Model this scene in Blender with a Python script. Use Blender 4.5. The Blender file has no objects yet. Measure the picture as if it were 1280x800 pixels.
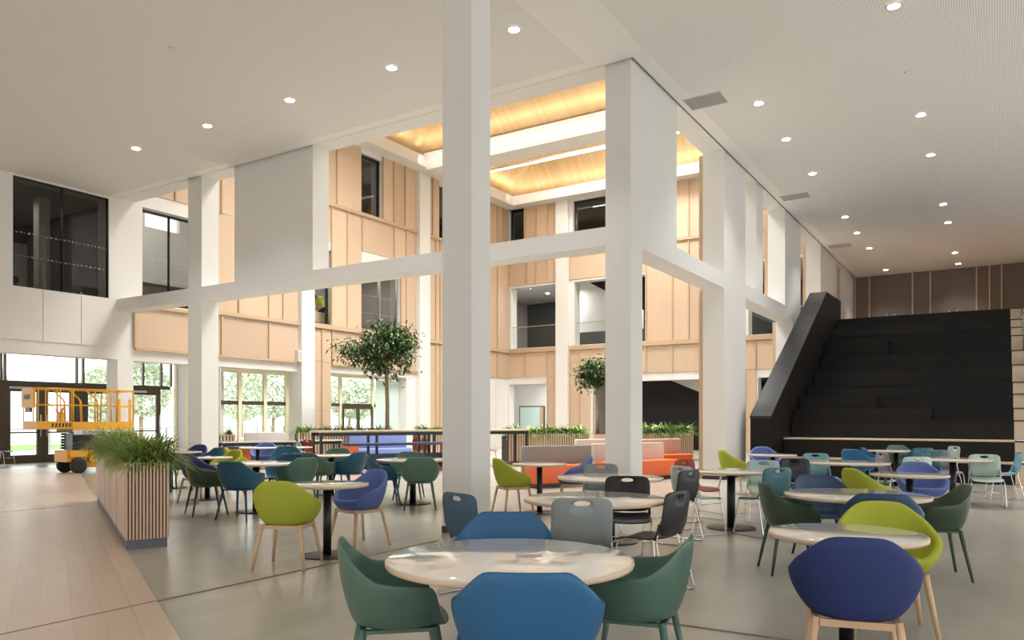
import bpy, bmesh, math, random
from mathutils import Vector, Matrix
random.seed(7)
PI = math.pi
S = bpy.context.scene
COL = S.collection

# ------------------------------------------------------------ camera, world, light, exposure
A = math.radians(32.44)            # camera heading from the world X axis
FPX, HZ, EYE = 957.0, 524.0, 1.40  # focal length in pixels of 1280, horizon row, eye height
cA, sA = math.cos(A), math.sin(A)
cam_d = bpy.data.cameras.new('camera')
cam = bpy.data.objects.new('camera', cam_d); COL.objects.link(cam)
cam.location = (0, 0, EYE)
cam.rotation_euler = (PI / 2, 0, A - PI / 2)
cam_d.sensor_width = 36.0
cam_d.lens = FPX / 1280 * 36
cam_d.shift_y = (HZ - 400) / 1280
cam_d.clip_start = .05; cam_d.clip_end = 400
S.camera = cam
S.view_settings.view_transform = 'Standard'
S.view_settings.look = 'None'
S.view_settings.gamma = 1
S.view_settings.use_curve_mapping = False
S.view_settings.exposure = 0.0
W = bpy.data.worlds.new('world'); S.world = W
W.use_nodes = True
_bg = W.node_tree.nodes['Background']
_bg.inputs[0].default_value = (.985, .99, 1.0, 1)
_bg.inputs[1].default_value = 3.6
S.cycles.max_bounces = 8
S.cycles.diffuse_bounces = 5
S.cycles.caustics_reflective = False
S.cycles.caustics_refractive = False
S.cycles.sample_clamp_indirect = 6

sun_d = bpy.data.lights.new('sun', 'SUN'); sun_d.energy = 5; sun_d.angle = .01; sun_d.color = (1, .96, .9)
sun = bpy.data.objects.new('sun', sun_d); COL.objects.link(sun); sun.rotation_euler = Vector((-.25, -.55, .85)).to_track_quat('Z', 'Y').to_euler()

def area_light(name, loc, size, energy, color, rot=(0, 0, 0), spread=PI):
    d = bpy.data.lights.new(name, 'AREA'); d.shape = 'RECTANGLE'
    d.size, d.size_y = size; d.spread = spread; d.energy = energy; d.color = color
    o = bpy.data.objects.new(name, d); COL.objects.link(o)
    o.location = loc; o.rotation_euler = rot
    return o
# area lights added in the capped roof wells, standing in for unseen skylights
area_light('atrium_daylight_fill', (19.0, 13.2, 14.9), (5.4, 7.3), 2600, (1.0, .985, .965), spread=2.0)
area_light('atrium_daylight_fill', (29.2, 13.2, 14.9), (2.3, 7.3), 1050, (1.0, .985, .965), spread=2.0)
# fill lights added to brighten the rooms behind the windows, without fixtures
for _p, _w in (((10.3, 24, 7.55), 50), ((15.5, 24.2, 10.2), 260), ((20.4, 23.6, 7.85), 130), ((23.4, 23.6, 7.85), 130), ((22.5, 23.8, 11.9), 90), ((27.7, 23.8, 11.9), 90),
               ((36, 16, 11.9), 120), ((35.8, 19.6, 8.25), 170), ((36.6, 14.2, 8.25), 170), ((36, 8, 8.25), 120), ((34.8, 19.4, 3.3), 90)):
    area_light('room_fill_light', _p, (.9, .9), _w, (1, .95, .88))
# LED wall-washers lighting the faces of the roof beam and the far cornice
area_light('cove_washer', (24.6, 13.2, 12.15), (.1, 14), 45, (1, .96, .9), (0, -PI / 2, 0))
area_light('cove_washer', (31.3, 13.2, 12.25), (.1, 14), 30, (1, .96, .9), (0, -PI / 2, 0))
# LED cove strips behind the white roof cornice, washing the timber soffit
COVE = (1.0, .84, .60)
area_light('cove_strip', (13.6, 13.2, 12.55), (.15, 14), 40, COVE, (PI, 0, 0))
area_light('cove_strip', (24.6, 13.2, 12.62), (.15, 14), 40, COVE, (PI, 0, 0))
area_light('cove_strip', (19.0, 20.0, 12.55), (10, .15), 32, COVE, (PI, 0, 0))
area_light('cove_strip', (26.7, 13.2, 12.62), (.15, 14), 40, COVE, (PI, 0, 0))
area_light('cove_strip', (31.9, 13.2, 12.55), (.15, 14), 34, COVE, (PI, 0, 0))
area_light('cove_strip', (29.2, 20.0, 12.55), (5, .15), 18, COVE, (PI, 0, 0))

# ------------------------------------------------------------ geometry of the view (pixel -> point on a real plane)
def _ray(px, py):
    l = (px - 640) / FPX; v = (HZ - py) / FPX
    return Vector((cA + l * sA, sA - l * cA, v))
def on_x(px, py, X):
    r = _ray(px, py); t = X / r.x; return (X, r.y * t, EYE + r.z * t)
def on_y(px, py, Y):
    r = _ray(px, py); t = Y / r.y; return (r.x * t, Y, EYE + r.z * t)
def on_z(px, py, Z=0.0):
    r = _ray(px, py); t = (Z - EYE) / r.z; return (r.x * t, r.y * t, Z)
def gp(px, d):
    l = (px - 640) / FPX; return (d * (cA + l * sA), d * (sA - l * cA))
def to_px(X, Y, Z):
    d = X * cA + Y * sA; l = X * sA - Y * cA
    return (640 + FPX * l / d, HZ - FPX * (Z - EYE) / d, d) if d > .1 else (-9999, 0, d)

# ------------------------------------------------------------ materials
def lin(c):
    return tuple((v / 12.92 if v <= .04045 else ((v + .055) / 1.055) ** 2.4) for v in c)
def hexc(h):
    return lin(tuple(int(h[i:i + 2], 16) / 255 for i in (0, 2, 4)))
def mat(name, col, rough=.5, metal=0., spec=.5, noise=None, bump=0., coat=0.):
    """noise = (scale xyz, amount)"""
    m = bpy.data.materials.new(name); m.use_nodes = True
    nt = m.node_tree; b = nt.nodes['Principled BSDF']
    b.inputs['Base Color'].default_value = (*col, 1)
    b.inputs['Roughness'].default_value = rough
    b.inputs['Metallic'].default_value = metal
    b.inputs['Specular IOR Level'].default_value = spec
    b.inputs['Coat Weight'].default_value = coat
    if noise:
        sc, am = noise
        tc = nt.nodes.new('ShaderNodeTexCoord'); mp = nt.nodes.new('ShaderNodeMapping')
        mp.inputs['Scale'].default_value = sc
        n = nt.nodes.new('ShaderNodeTexNoise'); n.inputs['Scale'].default_value = 1; n.inputs['Detail'].default_value = 4
        r = nt.nodes.new('ShaderNodeMix'); r.data_type = 'RGBA'
        r.inputs[6].default_value = tuple(c * (1 - am) for c in col) + (1,)
        r.inputs[7].default_value = tuple(min(1, c * (1 + am)) for c in col) + (1,)
        nt.links.new(tc.outputs['Object'], mp.inputs[0]); nt.links.new(mp.outputs[0], n.inputs['Vector'])
        nt.links.new(n.outputs['Fac'], r.inputs[0]); nt.links.new(r.outputs[2], b.inputs['Base Color'])
        if bump:
            bp = nt.nodes.new('ShaderNodeBump'); bp.inputs['Strength'].default_value = bump; bp.inputs['Distance'].default_value = .01
            nt.links.new(n.outputs['Fac'], bp.inputs['Height']); nt.links.new(bp.outputs[0], b.inputs['Normal'])
    return m
def random_tint(m, amount):
    """each object of this material is a little lighter or darker than the next (real timber veneers differ)"""
    nt = m.node_tree; b = nt.nodes['Principled BSDF']
    src = b.inputs['Base Color'].links[0].from_socket if b.inputs['Base Color'].links else None
    oi = nt.nodes.new('ShaderNodeObjectInfo'); mr = nt.nodes.new('ShaderNodeMapRange')
    mr.inputs['To Min'].default_value = 1 - amount; mr.inputs['To Max'].default_value = 1 + amount
    nt.links.new(oi.outputs['Random'], mr.inputs['Value'])
    hs = nt.nodes.new('ShaderNodeHueSaturation')
    if src: nt.links.new(src, hs.inputs['Color'])
    else: hs.inputs['Color'].default_value = b.inputs['Base Color'].default_value
    nt.links.new(mr.outputs[0], hs.inputs['Value']); nt.links.new(hs.outputs[0], b.inputs['Base Color'])
    return m
def emit(name, col, s):
    m = bpy.data.materials.new(name); m.use_nodes = True
    b = m.node_tree.nodes['Principled BSDF']
    b.inputs['Base Color'].default_value = (*col, 1)
    b.inputs['Emission Color'].default_value = (*col, 1); b.inputs['Emission Strength'].default_value = s
    return m
def glass(name, tint, refl=.1, rough=0.0):
    m = bpy.data.materials.new(name); m.use_nodes = True
    nt = m.node_tree; nt.nodes.remove(nt.nodes['Principled BSDF'])
    out = nt.nodes['Material Output']
    t = nt.nodes.new('ShaderNodeBsdfTransparent'); t.inputs[0].default_value = (*tint, 1)
    g = nt.nodes.new('ShaderNodeBsdfGlossy'); g.inputs['Roughness'].default_value = rough
    f = nt.nodes.new('ShaderNodeFresnel'); ge = nt.nodes.new('ShaderNodeNewGeometry'); io = nt.nodes.new('ShaderNodeMapRange')
    io.inputs['To Min'].default_value = 1.45; io.inputs['To Max'].default_value = 1 / 1.45; nt.links.new(ge.outputs['Backfacing'], io.inputs['Value']); nt.links.new(io.outputs[0], f.inputs[0])
    mx = nt.nodes.new('ShaderNodeMixShader')
    ma = nt.nodes.new('ShaderNodeMath'); ma.operation = 'MULTIPLY'; ma.inputs[1].default_value = refl * 5; ma.use_clamp = True
    nt.links.new(f.outputs[0], ma.inputs[0]); nt.links.new(ma.outputs[0], mx.inputs[0])
    nt.links.new(t.outputs[0], mx.inputs[1]); nt.links.new(g.outputs[0], mx.inputs[2]); nt.links.new(mx.outputs[0], out.inputs[0])
    return m
def perforated(name, col, hole, pitch, rad):
    m = mat(name, col, .7); nt = m.node_tree; b = nt.nodes['Principled BSDF']
    tc = nt.nodes.new('ShaderNodeTexCoord'); mp = nt.nodes.new('ShaderNodeMapping')
    mp.inputs['Scale'].default_value = (1 / pitch, 1 / pitch, 1 / pitch)
    fr = nt.nodes.new('ShaderNodeVectorMath'); fr.operation = 'FRACTION'
    sb = nt.nodes.new('ShaderNodeVectorMath'); sb.operation = 'SUBTRACT'; sb.inputs[1].default_value = (.5, .5, 0)
    ml = nt.nodes.new('ShaderNodeVectorMath'); ml.operation = 'MULTIPLY'; ml.inputs[1].default_value = (1, 1, 0)
    ln = nt.nodes.new('ShaderNodeVectorMath'); ln.operation = 'LENGTH'
    mr = nt.nodes.new('ShaderNodeMapRange'); mr.inputs['From Min'].default_value = rad; mr.inputs['From Max'].default_value = rad + .1
    mx = nt.nodes.new('ShaderNodeMix'); mx.data_type = 'RGBA'
    mx.inputs[6].default_value = (*hole, 1); mx.inputs[7].default_value = (*col, 1)
    L = nt.links.new
    L(tc.outputs['Object'], mp.inputs[0]); L(mp.outputs[0], fr.inputs[0]); L(fr.outputs[0], sb.inputs[0]); L(sb.outputs[0], ml.inputs[0])
    L(ml.outputs[0], ln.inputs[0]); L(ln.outputs['Value'], mr.inputs['Value']); L(mr.outputs[0], mx.inputs[0]); L(mx.outputs[2], b.inputs['Base Color'])
    return m

M = {}
M['white'] = mat('white_paint', (.77, .765, .74), .6, noise=((.5, .5, .5), .015))
M['white2'] = mat('white_board', (.78, .76, .72), .55)
M['ceil'] = perforated('perforated_plasterboard', (.85, .83, .79), (.44, .43, .41), .034, .22)
M['ceilplain'] = mat('ceiling_paint', (.82, .80, .765), .65)
M['wood'] = random_tint(mat('ash_veneer', (.60, .455, .325), .45, noise=((9, 9, .7), .07)), .07)
M['woodrail'] = mat('ash_batten', (.54, .39, .25), .45, noise=((6, 6, .8), .06))
M['woodperf'] = random_tint(mat('perforated_ash_veneer', (.55, .41, .30), .5, noise=((40, 40, 40), .12)), .05)
M['black'] = mat('black_stained_boards', (.010, .0085, .0075), .5, spec=.22, noise=((1.5, .6, 14), .35))
M['blackcap'] = mat('dark_grey_capping', (.032, .034, .038), .5, spec=.3, noise=((2, 2, 2), .15))
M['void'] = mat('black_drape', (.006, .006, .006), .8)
M['brown'] = mat('dark_woodwool_board', (.135, .108, .092), .85, noise=((24, 24, 24), .55), bump=.3)
M['grey'] = mat('grey_plaster', (.50, .48, .45), .7)
M['dgrey'] = mat('dark_grey_paint', (.08, .08, .08), .6)
M['blind'] = mat('charcoal_blind', (.045, .042, .04), .6)
M['bronze'] = mat('bronze_aluminium', (.085, .062, .042), .4, .3)
M['champ'] = mat('champagne_aluminium', (.85, .78, .55), .45, 0)
M['steel'] = mat('brushed_steel', (.55, .55, .55), .3, .9)
M['chrome'] = mat('chrome_rod', (.62, .61, .60), .18, 1.)
M['blackmetal'] = mat('black_powder_coat', (.012, .012, .013), .35)
M['blackplast'] = mat('black_rubber', (.015, .015, .015), .6)
M['glass'] = glass('clear_glass', (.96, .98, .97), .10)
M['tint'] = glass('tinted_glass', (.62, .62, .60), .14)
M['mint'] = mat('mint_film', (.62, .80, .76), .3)
M['ctab'] = mat('cream_laminate', (.78, .745, .69), .05, noise=((1.3, 9, 1), .02), coat=.3)
M['edge'] = mat('birch_edge', (.62, .49, .36), .4)
M['floor'] = mat('polished_concrete', (.40, .385, .335), .25, noise=((.9, 2.4, .9), .2))
M['woodfloor'] = mat('pale_oak_floor', (.59, .46, .36), .38, noise=((7, .9, 1), .07))
M['plank'] = random_tint(mat('pale_oak_plank', (.59, .46, .36), .32, noise=((9, 1.6, 1), .08)), .05)
M['joint'] = mat('bronze_joint', (.24, .19, .15), .5)
M['slatwood'] = mat('pale_slat', (.62, .45, .32), .5, noise=((10, 10, .8), .06))
M['slatback'] = mat('slat_backing', (.09, .07, .065), .8)
M['plinth'] = mat('grey_plinth', (.13, .13, .15), .5)
M['darkplinth'] = mat('dark_brown_plinth', (.03, .025, .022), .5)
M['legwood'] = mat('beech_leg', (.62, .41, .25), .4, noise=((12, 12, 1.5), .07))
M['soil'] = mat('soil', (.03, .022, .015), .9)
M['yellow'] = mat('lift_orange_paint', (.82, .42, .035), .4, noise=((3, 3, 3), .08))
M['trunk'] = mat('bark', (.26, .19, .11), .8, noise=((20, 20, 4), .3))
M['soffit'] = mat('soffit_boards', (.78, .50, .22), .5)
M['leaf'] = random_tint(mat('leaf', (.045, .10, .022), .45, noise=((5, 5, 5), .55)), .1)
M['fern'] = random_tint(mat('fern', (.23, .33, .07), .5, noise=((7, 7, 7), .6)), .2)
M['plant'] = random_tint(mat('planter_leaf', (.21, .32, .085), .5, noise=((6, 6, 6), .6)), .2)
M['orange'] = mat('orange_vinyl', (.80, .15, .035), .4)
M['greyfab'] = mat('grey_fabric', (.27, .27, .25), .8)
M['pink'] = mat('pale_blush_vinyl', (.66, .54, .49), .45)
M['bluefab'] = mat('blue_fabric', (.16, .22, .46), .75)
M['navy'] = mat('navy_vinyl', (.035, .055, .11), .6)
M['hivis'] = mat('hi_vis_yellow', (.62, .80, .03), .6)
M['hivisband'] = mat('reflective_band', (.6, .6, .58), .4)
M['skin'] = mat('skin', (.52, .30, .20), .5)
M['hair'] = mat('dark_hair', (.02, .015, .012), .7)
M['trouser'] = mat('dark_trousers', (.02, .022, .03), .8)
M['lamp'] = emit('downlight_lens', (1, .95, .86), 30)
M['led'] = emit('led_line', (1, .96, .9), 6)
M['pave'] = mat('pale_paving', (.62, .60, .56), .8)
M['lawn'] = mat('lawn', (.12, .20, .05), .9)
M['outleaf'] = mat('outdoor_leaf', (.50, .56, .42), .6, noise=((1, 1, 1), .25))
M['offwhite'] = mat('white_plastic', (.7, .7, .68), .4)
CH = dict(teal=(.018, .115, .26), green=(.08, .155, .12), dgreen=(.05, .085, .05), navy=(.012, .05, .12), dteal=(.02, .10, .17),
          lime=(.36, .40, .035), peri=(.095, .145, .36), blue=(.022, .038, .14),
          slate=(.045, .10, .15), grey=(.25, .28, .28), char=(.035, .036, .04), blk=(.012, .012, .014), mint=(.42, .52, .47),
          cteal=(.06, .17, .21), red=(.23, .018, .015), dnavy=(.018, .018, .032), ltteal=(.16, .31, .35), wmint=(.52, .62, .55), mauve=(.20, .20, .24), steelb=(.20, .40, .50))
CM = {}
def chair_mat(c, kind):
    k = (c, kind)
    if k not in CM:
        CM[k] = mat({'shell': 'moulded_plastic_', 'tub': 'wool_upholstery_', 'stack': 'polypropylene_'}[kind] + c, CH[c],
                    {'shell': .38, 'tub': .75, 'stack': .42}[kind], spec=.4)
    return CM[k]

# ------------------------------------------------------------ mesh helpers
class MB:
    def __init__(s): s.v = []; s.f = []; s.sm = []
    def add(s, vs, fs, smooth=False):
        n = len(s.v); s.v += [tuple(p) for p in vs]; s.f += [tuple(i + n for i in f) for f in fs]; s.sm += [smooth] * len(fs)
        return s
    def box(s, x0, x1, y0, y1, z0, z1):
        return s.add([(x0, y0, z0), (x1, y0, z0), (x1, y1, z0), (x0, y1, z0), (x0, y0, z1), (x1, y0, z1), (x1, y1, z1), (x0, y1, z1)],
                     [(0, 3, 2, 1), (4, 5, 6, 7), (0, 1, 5, 4), (1, 2, 6, 5), (2, 3, 7, 6), (3, 0, 4, 7)])
    def tube(s, pts, r, n=8, cap=True):
        pts = [Vector(p) for p in pts]
        rs = r if isinstance(r, (list, tuple)) else [r] * len(pts)
        vs = []; fs = []
        up0 = None
        for i, p in enumerate(pts):
            a = pts[max(0, i - 1)]; b = pts[min(len(pts) - 1, i + 1)]
            t = (b - a).normalized()
            if up0 is None: up0 = Vector((0, 0, 1)) if abs(t.z) < .9 else Vector((1, 0, 0))
            x = t.cross(up0).normalized(); y = x.cross(t).normalized(); up0 = y
            for k in range(n):
                w = 2 * PI * k / n
                vs.append(p + x * (rs[i] * math.cos(w)) + y * (rs[i] * math.sin(w)))
        for i in range(len(pts) - 1):
            for k in range(n):
                k2 = (k + 1) % n
                fs.append((i * n + k, i * n + k2, (i + 1) * n + k2, (i + 1) * n + k))
        s.add(vs, fs, True)
        if cap:
            m = len(s.v) - len(vs)
            s.f += [tuple(m + k for k in range(n - 1, -1, -1)), tuple(m + (len(pts) - 1) * n + k for k in range(n))]; s.sm += [False, False]
        return s
    def lathe(s, prof, n=32, c=(0, 0)):
        vs = []; fs = []
        for (r, z) in prof:
            for k in range(n):
                w = 2 * PI * k / n; vs.append((c[0] + r * math.cos(w), c[1] + r * math.sin(w), z))
        for i in range(len(prof) - 1):
            for k in range(n):
                k2 = (k + 1) % n; fs.append((i * n + k, i * n + k2, (i + 1) * n + k2, (i + 1) * n + k))
        s.add(vs, fs, True)
        m = len(s.v) - len(vs)
        s.f += [tuple(m + k for k in range(n - 1, -1, -1)), tuple(m + (len(prof) - 1) * n + k for k in range(n))]; s.sm += [False, False]
        return s
    def prism(s, poly, axis, a, b):
        """extrude a 2D polygon along an axis: 'x' -> (y,z), 'y' -> (x,z), 'z' -> (x,y)"""
        def P(p, t): return {'x': (t, p[0], p[1]), 'y': (p[0], t, p[1]), 'z': (p[0], p[1], t)}[axis]
        n = len(poly)
        return s.add([P(p, a) for p in poly] + [P(p, b) for p in poly],
                     [tuple(range(n - 1, -1, -1)), tuple(range(n, 2 * n))] + [(i, (i + 1) % n, n + (i + 1) % n, n + i) for i in range(n)])
    def mesh(s, name, m):
        me = bpy.data.meshes.new(name); me.from_pydata(s.v, [], s.f)
        me.polygons.foreach_set('use_smooth', s.sm); 
        bm = bmesh.new(); bm.from_mesh(me); bmesh.ops.recalc_face_normals(bm, faces=bm.faces); bm.to_mesh(me); bm.free()
        if m: me.materials.append(m)
        return me
    def build(s, name, m, parent=None, loc=None, rotz=0):
        o = bpy.data.objects.new(name, s.mesh(name, m)); COL.objects.link(o)
        if parent: o.parent = parent
        if loc: o.location = loc
        if rotz: o.rotation_euler = (0, 0, rotz)
        return o
def tag(o, label=None, cat=None, group=None, kind=None):
    if label: o['label'] = label
    if cat: o['category'] = cat
    if group: o['group'] = group
    if kind: o['kind'] = kind
    return o
def struct(o): o['kind'] = 'structure'; return o
def thing(name, loc, rotz=0, label=None, cat=None, group=None):
    o = bpy.data.objects.new(name, None); COL.objects.link(o); o.empty_display_size = .1
    o.location = (loc[0], loc[1], loc[2] if len(loc) > 2 else 0); o.rotation_euler = (0, 0, rotz)
    return tag(o, label, cat, group)
def link_mesh(name, me, parent, loc=(0, 0, 0), rotz=0):
    o = bpy.data.objects.new(name, me); COL.objects.link(o); o.parent = parent; o.location = loc
    if rotz: o.rotation_euler = (0, 0, rotz)
    return o
def copy_tree(o, parent=None):
    c = o.copy(); COL.objects.link(c)
    if parent: c.parent = parent; c.matrix_parent_inverse = o.matrix_parent_inverse
    for ch in list(o.children): copy_tree(ch, c)
    return c
def baked(ob, name):
    dg = bpy.context.evaluated_depsgraph_get(); dg.update()
    me = bpy.data.meshes.new_from_object(ob.evaluated_get(dg)); me.name = name
    bpy.data.objects.remove(ob)
    return me
def smooth_mesh(mb, name, solid=None, sub=0, offset=0., bevel=None):
    o = mb.build(name, None)
    for p in o.data.polygons: p.use_smooth = True
    if solid:
        m = o.modifiers.new('s', 'SOLIDIFY'); m.thickness = solid; m.offset = offset
    if bevel:
        m = o.modifiers.new('b', 'BEVEL'); m.width = bevel; m.segments = 2
    if sub:
        m = o.modifiers.new('u', 'SUBSURF'); m.levels = sub; m.render_levels = sub
    return baked(o, name)
def wall_grid(axis, f0, f1, u0, u1, z0, z1, holes):
    """a slab in the plane axis=f0..f1 over (u,z) with rectangular holes, as boxes of one mesh"""
    us = sorted({u0, u1, *[h[i] for h in holes for i in (0, 1) if u0 < h[i] < u1]})
    zs = sorted({z0, z1, *[h[i] for h in holes for i in (2, 3) if z0 < h[i] < z1]})
    mb = MB()
    for i in range(len(us) - 1):
        j = 0
        def solid(k):
            cu = (us[i] + us[i + 1]) / 2; cz = (zs[k] + zs[k + 1]) / 2
            return not any(h[0] < cu < h[1] and h[2] < cz < h[3] for h in holes)
        while j < len(zs) - 1:
            if solid(j):
                k = j
                while k + 1 < len(zs) - 1 and solid(k + 1): k += 1
                if axis == 'x': mb.box(f0, f1, us[i], us[i + 1], zs[j], zs[k + 1])
                else: mb.box(us[i], us[i + 1], f0, f1, zs[j], zs[k + 1])
                j = k + 1
            else: j += 1
    return mb

XC, YF, YL, XF, XB, ZC = 12.23, 5.35, 20.93, 32.6, 36.4, 7.6   # screen corner, left wall, atrium back, hall back, hall ceiling
QY = math.radians(-26.35)     # yaw of the planters, benches and timber floor

# ------------------------------------------------------------ floors
fl = struct(MB().box(-6, 40, -8.0, 26.2, -.2, 0).build('floor', M['floor']))
bx, by, _ = on_z(196.5, 752)
def Q(x, y): return (bx + x * math.cos(QY) - y * math.sin(QY), by + x * math.sin(QY) + y * math.cos(QY))
def clip_poly(poly, ax, lim, keep_less):
    out = []
    for i in range(len(poly)):
        a, b = poly[i], poly[(i + 1) % len(poly)]
        ia = (a[ax] < lim) == keep_less; ib = (b[ax] < lim) == keep_less
        if ia: out.append(a)
        if ia != ib:
            t = (lim - a[ax]) / (b[ax] - a[ax]); out.append((a[0] + t * (b[0] - a[0]), a[1] + t * (b[1] - a[1])))
    return out
poly = clip_poly([Q(-16, -9), Q(0, -9), Q(0, 19.5), Q(-16, 19.5)], 1, 26.1, True)
poly = clip_poly(poly, 0, -5.9, False)
wf = struct(MB().prism(poly, 'z', 0, .003).build('floor_timber', M['woodfloor']))
pm = MB().box(-.0945, .0945, -.7495, .7495, 0, .004).mesh('plank', M['plank'])
npl = 0
for i in range(60):
    off = (i * .57) % 1.5
    for j in range(-6, 12):
        lx, ly = -.095 - i * .19, j * 1.5 + off
        X, Y = Q(lx, ly); px, py, d = to_px(X, Y, 0)
        if -60 < px < 260 and 560 < py < 850 and 4 < d < 12.5 and npl < 295:
            p = link_mesh('plank', pm, wf, (X, Y, .003), QY); npl += 1
# metal movement joints set flush in the floor
def strip(name, a, b, w, m):
    a = Vector((a[0], a[1])); b = Vector((b[0], b[1])); t = (b - a).normalized(); n = Vector((-t.y, t.x)) * w / 2
    return struct(MB().prism([tuple(a - n), tuple(b - n), tuple(b + n), tuple(a + n)], 'z', .001, .009).build(name, m))
j1 = on_z(196.5, 752)
strip('trim_1', (-2, j1[1]), (7.0, j1[1]), .022, M['joint'])
j2 = on_z(60, 635.5)
strip('trim_2', (2, j2[1]), (6.6, j2[1]), .022, M['joint'])
j3 = on_z(830, 779); j4 = on_z(960, 797)
_t = (Vector(j3) - Vector(j4)).normalized()
strip('trim_3', Vector(j3) + _t * .9, Vector(j4) - _t * 2.0, .012, M['joint'])
# timber strip at the foot of the seating steps
struct(MB().prism([(18.6, -8), (19.4, -8), (19.4, -.36), (18.6, -.36)], 'z', 0, .004).build('floor_timber', M['woodfloor']))

# ------------------------------------------------------------ hall ceiling
struct(MB().box(-6, 11.9, 6.05, YL, ZC, ZC + .05).build('ceiling', M['ceil']))
struct(MB().box(-6, XB, -8, 5.0, ZC, ZC + .05).build('ceiling', M['ceil']))
c = MB(); c.box(-6, XC - .06, 5.28, 6.05, ZC - .004, ZC + .05); c.box(11.9, XC - .06, 6.05, YL, ZC - .004, ZC + .05); c.box(-6, XC, 5.0, 5.28, ZC - .004, ZC + .05); c.box(XC, XB, 5.0, 5.29, ZC - .004, ZC + .05)
struct(c.build('ceiling_border', M['ceilplain']))
struct(MB().box(-6, XC, -8, YL + .6, ZC + .35, ZC + .4).box(XC, XB, -8, YF, ZC + .35, ZC + .4).build('ceiling_deck', M['dgrey']))

# ------------------------------------------------------------ the white screen around the atrium
hl = [(5.83, 17.15, 0, 4.45), (17.71, YL, 0, 4.45), (5.83, 13.13, 4.78, ZC + .02), (15.86, 17.15, 4.78, ZC + .02), (17.71, YL, 4.78, ZC + .02)]
struct(wall_grid('x', XC, XC + .5, YF, YL, 0, 12.0, hl).build('wall_screen_left', M['white']))
hr = [(12.74, 17.54, 0, 4.43), (19.33, 24.5, 0, 4.43), (26.2, 31.5, 0, 4.43)] + [(a, b, 4.78, ZC + .02) for a, b in ((14.47, 17.54), (19.33, 20.33), (21.0, 23.53), (25.64, 28.9), (32.1, 34.0))]
sr = struct(wall_grid('y', YF, YF + .5, XC + .5, XB, 0, 12.0, [(max(h[0], XC + .5), *h[1:]) for h in hr]).build('wall_screen_right', M['white']))
for (a, b) in ((17.62, 19.25), (24.58, 26.1)):
    MB().box(a, b, YF + .5, YF + .62, 0, 4.43).build('cladding', M['woodrail'], sr)
for (a, b) in ((12.8, 14.39), (17.62, 19.25), (20.41, 20.92), (23.61, 25.56), (28.98, 32.0)):
    MB().box(a, b, YF + .5, YF + .62, 4.78, ZC).build('cladding', M['woodrail'], sr)
struct(MB().box(7.51, 7.91, YF, 5.79, 0, ZC - .01).build('column', M['white']))
struct(MB().box(7.503, 7.917, YF - .007, 5.797, 0, .085).build('baseboard_column', M['darkplinth']))
b = MB()
for (x0, x1, y0, y1) in ((XC - .007, 12.737, YF - .007, 5.837), (17.533, 19.337, YF - .007, 5.857), (XC - .007, 12.737, 17.143, 17.717)):
    b.box(x0, x1, y0, y1, 0, .085)
struct(b.build('baseboard_screen', M['darkplinth']))

# ------------------------------------------------------------ left wall of hall and atrium
holes = [(9.52, 11.98, 4.77, 7.55), (7.0, XC, 0, 3.08), (12.7, 15.6, 0, 3.08), (12.97, 15.2, 4.77, 7.55),
         (15.62, 18.79, 0, 3.08), (19.39, 20.75, 4.9, 7.65), (22.0, 24.28, 4.9, 7.5), (22.0, 23.15, 9.42, 11.77), (20.4, 24.7, 0, 3.13),
         (26.9, 28.5, 9.42, 11.77)]
wl = struct(wall_grid('y', YL, YL + .55, -6, XF + .5, 0, 12.0, holes).build('wall_left', M['white']))
for (a, b_) in ((5.5, 6.99), (7.0, 8.62), (8.63, 10.22), (10.23, 11.2), (11.21, 12.1)):
    MB().box(a + .004, b_ - .004, YL - .03, YL, 3.42, 4.74).build('panel', M['white2'], wl)
def panels_y(wall, Y, lst, z0, z1, m='wood', rib=True):
    for (a, b_) in lst:
        MB().box(a + .012, b_ - .012, Y - .035, Y, z0, z1).build('panel', M[m], wall)
        if rib: MB().box(a - .03, a + .03, Y - .085, Y, z0, z1).build('batten', M['woodrail'], wall)
def spans(*xs): return list(zip(xs[:-1], xs[1:]))
def rail_y(wall, Y, x0, x1, z, h=.13): MB().box(x0, x1, Y - .11, Y, z, z + h).build('rail', M['woodrail'], wall)
# bay A
panels_y(wl, YL, [(12.72, 14.55)], 3.46, 4.62, 'wood'); MB().box(14.5, 14.58, YL - .085, YL, 3.46, 4.62).build('batten', M['woodrail'], wl)
panels_y(wl, YL, spans(14.62, 15.62, 17.49, 18.75), 3.46, 4.68, 'woodperf')
rail_y(wl, YL, 12.72, 18.79, 3.38, .07); rail_y(wl, YL, 15.3, 18.79, 4.72); rail_y(wl, YL, 12.78, 15.3, 4.62, .1)
panels_y(wl, YL, spans(15.3, 16.27, 17.49, 18.1, 18.75), 4.86, 7.95)
panels_y(wl, YL, spans(12.75, 14.0, 15.62, 16.27, 17.49, 18.1, 18.75), 7.97, 9.3)
panels_y(wl, YL, spans(12.75, 14.0, 15.62, 16.27, 17.49, 18.75), 9.45, 11.95); rail_y(wl, YL, 12.75, 18.79, 9.3)
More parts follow.
